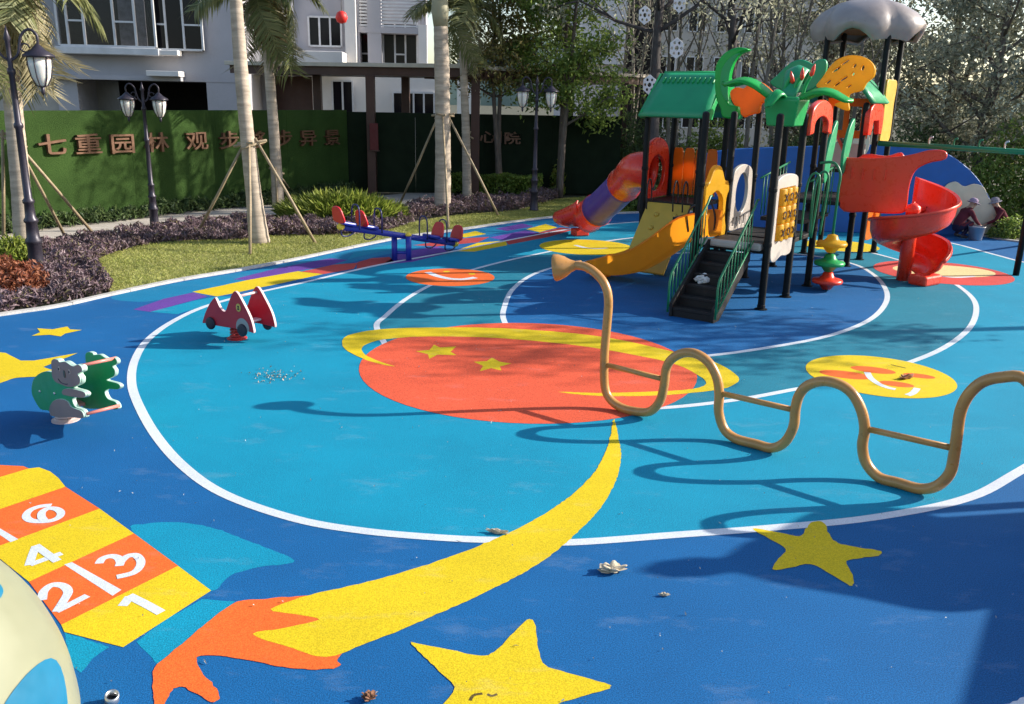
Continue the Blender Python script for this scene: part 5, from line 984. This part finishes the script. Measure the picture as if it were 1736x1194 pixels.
tree_copy(T3, 'dark-trunked tree behind the crescent leaf, right of the forked one', (6.3, 26.0, 0), 1.9, 0.97, None)
grp = 'grey-leaved trees behind the play structure'
T4 = tree('slender bare-trunked tree behind the crescent leaf', Vector((7.2, 27.5, 0)), 9.0, 1.7, 14, LF_C, TBARK2, 1700, 0.15, 0.35, 0.10, 12, (0.0, 0), 0.5, grp, stems=3, up=1.2)
T5 = tree('greyish leafy tree at the right behind the cloud canopy', Vector((13.0, 25.5, 0)), 6.6, 2.4, 17, LF_C, TBARK, 11000, 0.17, 0.12, 0.17, 20, (0.02, 0), 0.55, grp)
for k, (x, y, s, lab) in enumerate(((5.4, 29, 0.95, 'thin tree second from the dark trunk behind the house roof'), (8.8, 30.5, 1.1, 'thin multi-stemmed tree behind the heart leaf'), (10.3, 28.5, 1.0, 'pale multi-stemmed tree behind the yellow holed leaf'), (3.9, 33, 1.0, 'thin far tree left of the dark forked trunk'))):
    tree_copy(T4, lab, (x, y, 0), k * 1.3 + 0.5, s, grp)
for k, (x, y, s, lab) in enumerate(((16.2, 24.5, 1.05, 'greyish leafy tree at the right edge above the swing beam'), (10.8, 32.0, 1.1, 'tall greyish tree farther back between cloud canopy and apartment block'), (14.6, 30.5, 1.15, 'tall greyish tree behind the right-edge tree'), (19.0, 29.0, 1.2, 'greyish tree farthest to the right'))):
    tree_copy(T5, lab, (x, y, 0), k * 1.7 + 0.8, s, grp)
tree('spreading tree standing right of the picture', Vector((13.6, 13.3, 0)), 7.6, 1.7, 33, LF_A, TBARK, 1300, 0.19, 0.6, 0.14, 7, (0, 0), 0.5, up=0.4)
def shrub(label, base, rx, ry, h, seed, lm, n=3000, ls=0.13, cat='shrub', name='shrub', group=None, box=False, upb=0.5, wl_=0.45, stem=True):
    ng = np.random.default_rng(seed); T = thing(name, label, cat, base, 0, group)
    if box: C = np.stack([ng.uniform(-rx, rx, n), ng.uniform(-ry, ry, n), h * (1 - ng.random(n) ** 2.2 * 0.95)], 1); C[:, 2] += 0.04 * np.sin(C[:, 0] * 5)
    else:
        u = rdir(ng, n); u[:, 2] = np.abs(u[:, 2]); k = (ng.random(n) ** 0.35)[:, None]; bump = (1 + 0.18 * np.sin(u[:, :1] * 7 + seed) * np.cos(u[:, 1:2] * 6 + u[:, 2:3] * 5)); C = u * k * bump * np.array([rx, ry, h]); C[:, 2] += 0.02
    D = rdir(ng, n, upb); N = rdir(ng, n, 0.8); o = link_mesh('foliage', leaf_mesh('foliage', C, D, N, ls * ng.uniform(0.6, 1.3, n), ls * wl_ * ng.uniform(0.7, 1.2, n)), lm, T)
    if stem:
        mb = MB(); rg = random.Random(seed)
        for k in range(6): a = rg.uniform(0, 6.28); mb.tube([(rx * 0.2 * math.cos(a), ry * 0.2 * math.sin(a), -0.02), (rx * 0.5 * math.cos(a), ry * 0.5 * math.sin(a), h * 0.7)], [0.02, 0.006], 5)
        mb.build('stem', TBARK, T, local=True)
    return T
# dark understorey behind the lawn
for k, (x, y, rx, h, lab) in enumerate(((2.4, 30.2, 1.3, 2.3, 'dark bushy shrub below the bright green tree'), (4.4, 30.0, 1.5, 2.9, 'tall dark shrub left of the house roof'), (6.4, 28.8, 1.4, 2.4, 'dark shrub behind the orange barrier'), (8.4, 26.2, 1.5, 2.3, 'dark shrub behind the front tower'), (11.2, 25.2, 1.6, 2.4, 'dark shrub above the blue wall'), (13.4, 24.0, 1.6, 2.6, 'dark shrub behind the arched end of the blue wall'), (15.6, 23.2, 1.7, 2.5, 'dark shrub at the right edge under the swing beam'), (18.0, 23.0, 1.8, 2.8, 'dark shrub farthest right'))):
    shrub(lab, Vector((x, y, 0)), rx, 1.0, h, 40 + k, (LF_D, LF_D, LF_A)[k % 3], 5200, 0.15, group='dark shrubs behind the play structure')
shrub('low fresh green shrub at the foot of the dark forked tree', Vector((3.5, 25.0, 0)), 0.8, 0.5, 0.8, 61, LF_A, 2200, 0.14)
shrub('yellow-green sapling beside the trimmed hedge', G(945, 330), 0.25, 0.25, 1.0, 62, LF_Y, 500, 0.13)
shrub('leafy weeds beside the crouching workers', G(1712, 405), 0.55, 0.3, 0.5, 63, LF_A, 1100, 0.10)
# the lily bush
def blades(ng, C, h, w, spread): 
    n = len(C); a = ng.uniform(0, 6.283, n); D = np.stack([np.cos(a) * spread, np.sin(a) * spread, np.ones(n)], 1); return D
c = (G(470, 392) + G(660, 378)) / 2; ng = np.random.default_rng(70); n = 3400; a = ng.uniform(0, 6.283, n); r = np.sqrt(ng.random(n)); C = np.stack([r * np.cos(a) * 1.55, r * np.sin(a) * 0.8, np.zeros(n)], 1); hh = (1 - 0.55 * r ** 2) * ng.uniform(0.35, 0.95, n); C[:, 2] = hh * 0.75
D = np.stack([np.cos(a) * (0.3 + r) + ng.normal(size=n) * 0.35, np.sin(a) * (0.3 + r) + ng.normal(size=n) * 0.35, np.full(n, 0.9)], 1); N = np.stack([np.cos(a), np.sin(a), np.full(n, 0.8)], 1) + ng.normal(size=(n, 3)) * 0.4
T = thing('lily_bush', 'fresh green strappy-leaved bush behind the seesaw', 'bush', Vector((c.x, c.y + 0.7, 0)))
link_mesh('foliage', leaf_mesh('foliage', C, D, N, ng.uniform(0.25, 0.5, n), ng.uniform(0.03, 0.05, n)), LF_Y, T)
# hedge
hc_ = G(835, 334); shrub('trimmed bright green hedge between the stout palm and third lamp', Vector((hc_.x, hc_.y + 0.6, 0)), 1.55, 0.5, 0.62, 71, LF_H, 6500, 0.10, 'hedge', 'hedge', box=True, stem=False)
hc_ = G(968, 328); shrub('trimmed hedge running right behind the third lamp', Vector((hc_.x, hc_.y + 0.6, 0)), 0.9, 0.45, 0.6, 72, LF_H, 3600, 0.10, 'hedge', 'hedge', box=True, stem=False)
# planted strips nobody could count
def cover(name, label, cat, poly_px, h, n, lm, ls, seed, soil=True, wl_=0.3, upb=0.7):
    poly = gs(poly_px, 4); ng = np.random.default_rng(seed); P = np.array(poly); lo = P.min(0); hi = P.max(0); pts = []
    x2, y2 = np.roll(P[:, 0], -1), np.roll(P[:, 1], -1); x1, y1 = P[:, 0], P[:, 1]
    while sum(len(p) for p in pts) < n:
        Q = lo + (hi - lo) * ng.random((6000, 2)); c_ = ((y1 > Q[:, 1:]) != (y2 > Q[:, 1:])) & (Q[:, :1] < (x2 - x1) * (Q[:, 1:] - y1) / (y2 - y1 + 1e-12) + x1); pts.append(Q[c_.sum(1) % 2 == 1])
    Q = np.concatenate(pts)[:n]; tuft = 0.68 + 0.14 * np.sin(Q[:, 0] * 13 + Q[:, 1] * 9) + 0.25 * np.sin(Q[:, 0] * 5.1 + 1.3 * np.sin(Q[:, 1] * 4.2)) * np.cos(Q[:, 1] * 4.7)
    C = np.stack([Q[:, 0], Q[:, 1], h * tuft * (1 - 0.9 * ng.random(n) ** 2.0)], 1); D = rdir(ng, n, upb); N = rdir(ng, n, 0.6)
    o = link_mesh(name, leaf_mesh(name, C, D, N, ls * ng.uniform(0.35, 1.6, n), ls * wl_ * ng.uniform(0.5, 1.4, n)), lm); tag(o, label, cat, kind='stuff'); return o
cover('purple_groundcover', 'purple leafy groundcover around the lamp and along the path', 'groundcover', [(-60, 540), (60, 521), (185, 497), (178, 476), (165, 458), (166, 443), (195, 430), (245, 417), (310, 410), (440, 404), (440, 372), (330, 384), (250, 394), (170, 404), (110, 412), (60, 430), (45, 470), (-60, 500)], 0.25, 24000, LF_P, 0.11, 80)
cover('purple_groundcover', 'purple leafy strip in front of the lily bush and seesaw', 'groundcover', [(425, 404), (470, 401), (570, 400), (650, 393), (700, 377), (690, 362), (640, 378), (560, 386), (470, 384), (425, 388)], 0.32, 9000, LF_P, 0.11, 81)
cover('purple_groundcover', 'purple leafy strip below the trimmed hedge', 'groundcover', [(690, 374), (770, 365), (850, 359), (900, 352), (945, 338), (930, 332), (880, 342), (800, 346), (720, 350), (690, 362)], 0.34, 8000, LF_P, 0.11, 82)
cover('dark_groundcover', 'dark green groundcover along the foot of the turf wall', 'groundcover', [(-40, 404), (60, 392), (200, 376), (330, 360), (450, 348), (590, 332), (590, 326), (450, 338), (330, 350), (200, 366), (60, 382), (-40, 392)], 0.38, 9000, LF_D, 0.16, 83)
T = shrub('yellow-green grassy clump behind the lamp at the left edge', G(22, 440), 0.5, 0.35, 0.4, 84, LF_Y, 900, 0.16, upb=1.4, wl_=0.2); T = shrub('reddish shrub at the left edge by the lamp', G(18, 500), 0.55, 0.5, 0.55, 85, LF_R, 2200, 0.10)
# mown grass blades on the lawn
GRASS = leafmat('grass_blades', (0.28, 0.33, 0.055), (0.55, 0.52, 0.18), 0.3, 0.6)
P = np.array(lawn_poly); ng = np.random.default_rng(90); lo = P.min(0); hi = P.max(0); acc = []; x1, y1 = P[:, 0], P[:, 1]; x2, y2 = np.roll(x1, -1), np.roll(y1, -1)
while sum(len(p) for p in acc) < 70000:
    Q = lo + (hi - lo) * ng.random((8000, 2)); k = ((y1 > Q[:, 1:]) != (y2 > Q[:, 1:])) & (Q[:, :1] < (x2 - x1) * (Q[:, 1:] - y1) / (y2 - y1 + 1e-12) + x1); acc.append(Q[k.sum(1) % 2 == 1])
Q = np.concatenate(acc)[:70000]; n = len(Q); C = np.stack([Q[:, 0], Q[:, 1], np.full(n, 0.018)], 1)
o = link_mesh('grass', leaf_mesh('grass', C, rdir(ng, n, 1.2), rdir(ng, n, 0.2), ng.uniform(0.03, 0.07, n), 0.012), GRASS); tag(o, 'short mown grass on the lawn behind the kerb', 'grass', kind='stuff')

# hexagonal flake ornaments hung from the forked tree
FLK = mat('flake_white', (0.62, 0.60, 0.62), 0.5)
for k, (u, v, s, lab) in enumerate(((1093, 26, 0.22, 'white hexagon ornament hung high beside the pale block'), (1147, 82, 0.25, 'white hexagon ornament above the green house roof'), (1101, 144, 0.24, 'white hexagon ornament at the left eave of the house roof'), (1152, 6, 0.22, 'white hexagon ornament at the top edge above the house roof'))):
    c = YP(u, v, 22.5); hx_ = [(s * 0.75 * math.cos(a), s * math.sin(a)) for a in [math.pi / 6 + x * math.pi / 3 for x in range(6)]]; o = plate('flake_ornament', [hx_, ell(0, 0, s * 0.2, s * 0.22, 12)] + [ell(s * 0.47 * math.cos(a), s * 0.55 * math.sin(a), s * 0.13, s * 0.15, 8) for a in [x * math.pi / 3 for x in range(6)]], 0.03, FLK, None, c, (1, 0.1, 0), bevel=0.004)
    tag(o, lab, 'ornament', 'hexagon ornaments in the tree'); MB().tube([c + Vector((0, 0, s * 0.9)), c + Vector((0.05, 0.2, 1.5 + s))], 0.006, 4).build('cord', PBLACK, o)

# ================================================================= PEOPLE
SKIN = mat('skin', (0.42, 0.25, 0.17), 0.55, 0.4); CLOTH1 = mat('cloth_maroon', (0.11, 0.02, 0.03), 0.9, 0.2, var=0.2, vs=6); TROUS = mat('cloth_navy', (0.022, 0.02, 0.05), 0.9, 0.2, var=0.2); HATM = mat('cap_mauve', (0.34, 0.25, 0.34), 0.85, 0.2); HAT2 = mat('cap_grey', (0.27, 0.24, 0.27), 0.85, 0.2); SHOE = mat('shoe', (0.05, 0.05, 0.05), 0.7)
def person(label, loc, face, hat, seed, sc_=1.0, reach=0.0):
    T = thing('person', label, 'person', loc, face)
    V_ = []; E_ = []; R_ = []
    def add(p, r, par=None):
        V_.append(p); R_.append(r); i = len(V_) - 1
        if par is not None: E_.append((par, i))
        return i
    # crouching, facing +x: pelvis low, knees up and forward, back bent, arms reaching down
    pel = add((0, 0, 0.27), (0.15, 0.13)); wa = add((0.05, 0, 0.42), (0.14, 0.115), pel); ch = add((0.17, 0, 0.60), (0.16, 0.13), wa); sh = add((0.25, 0, 0.70), (0.11, 0.10), ch); nk = add((0.30, 0, 0.76), (0.055, 0.055), sh); hd0 = add((0.34, 0, 0.82), (0.085, 0.075), nk); hd1 = add((0.37, 0, 0.91), (0.09, 0.08), hd0); add((0.38, 0, 0.97), (0.06, 0.06), hd1); 
    nose = add((0.46, 0, 0.87), (0.018, 0.018), hd0)
    for s in (-1, 1):
        s0 = add((0.24, 0.17 * s, 0.68), (0.07, 0.07), sh); el_ = add((0.36 + reach, 0.24 * s, 0.46), (0.047, 0.047), s0); wr = add((0.55 + reach, 0.15 * s, 0.33), (0.033, 0.033), el_); pm = add((0.61 + reach, 0.13 * s, 0.29), (0.032, 0.02), wr)
        for k in range(4): a1 = add((0.66 + reach + 0.006 * k, (0.10 + 0.02 * k) * s, 0.27 - 0.01 * abs(k - 1)), (0.010, 0.010), pm); add((0.685 + reach + 0.004 * k, (0.10 + 0.02 * k) * s, 0.235), (0.008, 0.008), a1)
        t1 = add((0.615 + reach, (0.095) * s, 0.265), (0.011, 0.011), pm); add((0.645 + reach, 0.085 * s, 0.24), (0.009, 0.009), t1)
        hp_ = add((0.02, 0.11 * s, 0.25), (0.10, 0.10), pel); kn_ = add((0.34, 0.17 * s, 0.42), (0.073, 0.073), hp_); an = add((0.12, 0.14 * s, 0.09), (0.045, 0.045), kn_); he = add((0.08, 0.14 * s, 0.045), (0.042, 0.04), an); add((0.27, 0.16 * s, 0.035), (0.04, 0.032), he)
    me = bpy.data.meshes.new('body'); me.from_pydata(V_, E_, []); me.update(); o = bpy.data.objects.new('body_tmp', me); COL.objects.link(o)
    md = o.modifiers.new('skin', 'SKIN'); md.use_smooth_shade = True
    for i, r in enumerate(R_): me.skin_vertices[0].data[i].radius = r
    me.skin_vertices[0].data[0].use_root = True
    md2 = o.modifiers.new('sub', 'SUBSURF'); md2.levels = 2; md2.render_levels = 2
    dg = bpy.context.evaluated_depsgraph_get(); m2 = bpy.data.meshes.new_from_object(o.evaluated_get(dg)); bpy.data.objects.remove(o)
    m2.materials.clear()
    for m_ in (CLOTH1, SKIN, TROUS, SHOE): m2.materials.append(m_)
    for p in m2.polygons:
        c = p.center
        if c.z > 0.775: p.material_index = 1
        elif c.x > 0.53 + reach and c.z < 0.36: p.material_index = 1
        elif c.z < 0.085: p.material_index = 3
        elif c.z < 0.33 or (c.z < 0.52 and abs(c.y) > 0.08 and 0.05 < c.x < 0.42 and c.z < 0.25 + c.x * 0.75 and abs(c.y) < 0.22): p.material_index = 2
        else: p.material_index = 0
        p.use_smooth = True
    b_ = bpy.data.objects.new('body', m2); COL.objects.link(b_); b_.parent = T
    MB().lathe([(0.105, 0.0), (0.108, 0.03), (0.10, 0.08), (0.06, 0.115), (0.005, 0.125)], (0.36, 0, 0.90), 18, (0.25, 0, 1)).build('cap', hat, T, smooth=True, local=True)
    MB().lathe([(0.09, 0), (0.17, -0.015), (0.172, -0.008), (0.09, 0.012)], (0.375, 0, 0.905), 20, (0.3, 0, 1), cap=False).build('cap_brim', hat, T, smooth=True, local=True)
    for s in (-1, 1):
        MB().lathe([(0.001, -0.01), (0.009, -0.006), (0.01, 0), (0.001, 0.008)], (0.452, 0.032 * s, 0.885), 8, (1, 0, 0)).build('eye', PBLACK, T, local=True); MB().lathe([(0.004, -0.012), (0.022, 0), (0.004, 0.012)], (0.36, 0.085 * s, 0.865), 8, (0, 1, 0)).build('ear', SKIN, T, local=True, smooth=True)
    MB().box((0.448, 0, 0.825), (0.01, 0.045, 0.009)).build('mouth', mat('lips', (0.3, 0.1, 0.09), 0.6), T, local=True)
    T.scale = (sc_,) * 3; return T
person('crouching worker in maroon with mauve cap, left of the steel bucket', G(1618, 403), 0.1, HATM, 1, 0.92)
person('crouching worker in maroon with grey cap, right of the steel bucket', G(1702, 402), 3.0, HAT2, 2, 0.92)
bk = G(1653, 407); T = thing('bucket', 'grey metal bucket between the two crouching workers', 'bucket', bk)
MB().lathe([(0.13, 0), (0.14, 0.01), (0.185, 0.30), (0.195, 0.31), (0.19, 0.32), (0.175, 0.30), (0.13, 0.03)], bk, 20).build('pail', mat('galvanised', (0.4, 0.4, 0.44), 0.4, 0.5, 0.7, var=0.2), T, smooth=True); MB().tube(cr([bk + Vector((-0.19, 0, 0.29)), bk + Vector((-0.14, -0.12, 0.33)), bk + Vector((0, -0.2, 0.31)), bk + Vector((0.14, -0.12, 0.33)), bk + Vector((0.19, 0, 0.29))], 4), 0.006, 6).build('handle', STEEL, T)

# ================================================================= NEAR THINGS AND LITTER
DOMEC = mat('dome_cream', (0.25, 0.255, 0.165), 0.45, 0.4, var=0.1, vs=2.0, dirt=0.1); DOMEB = mat('dome_turquoise', (0.006, 0.14, 0.25), 0.4, 0.45)
dc = Vector((-2.88, 3.40, 0.0)); T = thing('play_dome', 'rounded cream play dome with turquoise patches, cut by the lower left corner', 'play dome', dc)
mb = MB(); RX, RZ = 0.82, 1.10
prof = [(RX * math.cos(a), RZ * math.sin(a)) for a in np.linspace(0, math.pi / 2 - 0.02, 28)]
mb.lathe(prof, dc, 48, cap=False).build('shell', DOMEC, T, smooth=True)
def domepatch(th0_, ph0_, outline):
    rows = []; 
    vs = [dc]; n = len(outline); mbp = MB()
    pt = lambda th, ph, k=1.004: dc + Vector((RX * k * math.cos(ph) * math.cos(th), RX * k * math.cos(ph) * math.sin(th), RZ * k * math.sin(ph)))
    ring = 6; V2 = []
    for r_ in range(ring + 1):
        for (a, b_) in outline: V2.append(pt(th0_ + a * r_ / ring, ph0_ + b_ * r_ / ring, 1.004))
    F2 = [(r_ * n + k, r_ * n + (k + 1) % n, (r_ + 1) * n + (k + 1) % n, (r_ + 1) * n + k) for r_ in range(ring) for k in range(n)]
    mbp.add(V2, F2).build('patch', DOMEB, T, smooth=True)
blob = lambda s, t_: [(s * math.cos(a) * (1 + 0.12 * math.sin(3 * a)), t_ * math.sin(a) * (1 + 0.1 * math.cos(2 * a))) for a in np.linspace(0, 2 * math.pi, 28, endpoint=False)]
def dhit(u, v):
    d = ray(u, v); o_ = EYE - dc; A = (d.x**2 + d.y**2) / RX**2 + d.z**2 / RZ**2; B = (o_.x*d.x + o_.y*d.y) / RX**2 + o_.z*d.z / RZ**2; C_ = (o_.x**2 + o_.y**2) / RX**2 + o_.z**2 / RZ**2 - 1; D_ = B*B - A*C_
    t_ = (-B - math.sqrt(max(0, D_))) / A; p = o_ + d * t_; return math.atan2(p.y, p.x), math.asin(max(-1, min(1, p.z / RZ)))
h0 = dhit(72, 1205); domepatch(h0[0], h0[1], blob(0.30, 0.20)); h0 = dhit(-24, 992); domepatch(h0[0], h0[1], blob(0.16, 0.10)); domepatch(2.6, 0.5, blob(0.5, 0.3)); domepatch(-2.4, 0.5, blob(0.4, 0.3))
c = G(190, 1190); T = thing('pipe_end', 'short open steel pipe end at the bottom edge', 'pipe', c); MB().lathe([(0.028, 0), (0.034, 0.0), (0.034, 0.055), (0.028, 0.055), (0.028, 0.01)], c, 18, (0.2, -0.25, 1), cap=False).build('pipe', STEEL, T, smooth=True); MB().lathe([(0.027, 0.012), (0.001, 0.012)], c, 16, (0.2, -0.25, 1)).build('plug', PBLACK, T)
DRY = leafmat('dry_leaf', (0.40, 0.34, 0.23), (0.62, 0.55, 0.42), 0.15, 0.8)
def litter(label, px, r, n, seed, ls, h=0.03, m=DRY, cat='dry leaf', name='dry_leaf'):
    ng = np.random.default_rng(seed); c = G(*px); C = ng.normal(size=(n, 3)) * np.array([r, r * 0.6, 0]); C[:, 2] = 0.012 + ng.random(n) * h; o = link_mesh(name, leaf_mesh(name, C, rdir(ng, n, 0.1), rdir(ng, n, 0.9), ls * ng.uniform(0.6, 1.3, n), ls * 0.6), m); o.location = (c.x, c.y, 0); tag(o, label, cat); return o
def crumple(name, label, cat, px, sx, sy, sz_, seed, m, rz=0.0):
    rg = random.Random(seed); bmx = bmesh.new(); bmesh.ops.create_icosphere(bmx, subdivisions=4, radius=1); ph = [rg.uniform(0, 6) for _ in range(6)]
    for v_ in bmx.verts:
        c_ = v_.co; k = 1 + 0.38 * math.sin(c_.x * 4.5 + ph[0]) * math.cos(c_.y * 5.2 + ph[1]) + 0.22 * math.sin(c_.z * 9 + c_.x * 7 + ph[2]) + rg.uniform(-0.07, 0.07); v_.co = Vector((c_.x * sx * k, c_.y * sy * k, max(0.002, (c_.z * 0.55 + 0.5) * sz_ * 2 * k)))
    me = bpy.data.meshes.new(name); bmx.to_mesh(me); o = link_mesh(name, me, m); g_ = G(*px); o.location = (g_.x, g_.y, 0.004); o.rotation_euler = (0, 0, rz); tag(o, label, cat); return o
CRUM = mat('dry_leaf_crumpled', (0.50, 0.43, 0.32), 0.9, 0.2, var=0.3, vs=18)
crumple('dry_leaf', 'crumpled dry leaf lying on blue rubber below the white line', 'dry leaf', (1036, 970), 0.075, 0.038, 0.022, 1, CRUM, 0.2); crumple('dry_leaf', 'small dry curled leaf on blue rubber near the lower star', 'dry leaf', (1127, 1011), 0.028, 0.012, 0.008, 2, CRUM, 0.1); crumple('dry_leaf', 'dry twig leaf on the white line at the comet tail', 'dry leaf', (843, 905), 0.07, 0.016, 0.012, 3, CRUM, -0.25)
crumple('seed_husk', 'brown seed husk at the bottom edge left of the big star', 'husk', (626, 1187), 0.03, 0.024, 0.018, 4, mat('husk', (0.22, 0.11, 0.065), 0.9, 0.2, var=0.4, vs=40), 0.5); crumple('dry_leaf', 'dry leaf lying on the yellow smiling disc', 'dry leaf', (1536, 643), 0.09, 0.03, 0.02, 5, mat('leaf_brown', (0.30, 0.14, 0.09), 0.85, 0.2, var=0.3, vs=12), 0.4)
ng = np.random.default_rng(7); n = 90; c = G(470, 637); C = np.stack([ng.normal(size=n) * 0.16, ng.normal(size=n) * 0.13, np.full(n, 0.012)], 1); o = link_mesh('gravel_scatter', leaf_mesh('gravel_scatter', C, rdir(ng, n, 0), rdir(ng, n, 1.5), ng.uniform(0.012, 0.035, n), 0.016, 0.6), leafmat('grit', (0.3, 0.27, 0.22), (0.5, 0.46, 0.4), 0.0, 0.9)); o.location = (c.x, c.y, 0); tag(o, 'scattered dry grit on the teal field', 'grit', kind='stuff')
n = 420; Q = np.stack([ng.uniform(-4, 8, n), 3.8 + ng.random(n) ** 1.6 * 12, np.full(n, 0.013)], 1); o = link_mesh('specks', leaf_mesh('specks', Q, rdir(ng, n, 0), rdir(ng, n, 2.0), ng.uniform(0.006, 0.022, n) * (1 + (ng.random(n) > 0.93) * 1.6), 0.009, 0.4), leafmat('speck', (0.35, 0.36, 0.36), (0.65, 0.65, 0.62), 0.0, 0.9)); tag(o, 'small pale crumbs strewn over the rubber', 'litter', kind='stuff')

# ================================================================= OUT OF FRAME AT RIGHT: the tower whose shadow falls into the picture
ot = thing('play_tower', 'pointed-roof play tower standing right of the picture', 'play tower', (7.1, 6.2, 0))
X0 = 7.1
def sh(u, v): g = G(u, v); h = (X0 - g.x) / 1.97; return (g.y + 0.34 * h, h)        # silhouette point that throws this shadow
SIL = [sh(*p) for p in ((1085, 955), (1140, 938), (1165, 934), (1200, 915), (1235, 900), (1290, 905))]
tip = SIL[0]
o0 = Vector((7.1, tip[0] - 0.10, 0)); zt = tip[1]
MB().lathe([(0.72, zt - 0.98), (0.74, zt - 0.93), (0.52, zt - 0.72), (0.32, zt - 0.5), (0.17, zt - 0.38), (0.09, zt - 0.3), (0.13, zt - 0.2), (0.11, zt - 0.08), (0.02, zt)], o0, 24).build('spire_roof', PGREEN, ot, smooth=True)
for dx, dy in ((-0.5, -0.5), (0.5, -0.5), (0.5, 0.5), (-0.5, 0.5)): MB().lathe([(0.055, 0), (0.055, zt - 0.95)], o0 + Vector((dx, dy, 0)), 12).build('post', POSTM, ot, smooth=True)
MB().box(o0 + Vector((0, 0, 1.0)), (1.1, 1.1, 0.08)).build('deck', DECKM, ot)
MB().box(o0 + Vector((0.5, 0, 1.35)), (0.05, 1.0, 1.66)).build('side_panel', PRED, ot, bevel=0.02); MB().box(o0 + Vector((0.48, 0, 0.45)), (0.05, 1.0, 0.9)).build('side_panel', PORANGE, ot, bevel=0.02)
c1 = sh(1690, 1025); c2 = sh(1640, 1194); sl_ = (c2[1] - c1[1]) / (c2[0] - c1[0])
plate('slide_side', [[(c1[0], 0.0), (c1[0], c1[1]), (c2[0], c2[1]), (c2[0] - 1.6, c2[1] - sl_ * 1.6 * 0.5), (c2[0] - 1.6, 0.0)]], 0.12, PORANGE, ot, (7.1, 0, 0), (0, 1, 0), bevel=0.02)
plate('low_wall', [[(c1[0] - 0.01, 0.0), (c1[0] - 0.01, c1[1] - 0.02), (tip[0] - 0.3, c1[1] + 0.30), (tip[0] - 0.2, 0.0)]], 0.10, PRED, ot, (7.12, 0, 0), (0, 1, 0), bevel=0.02)
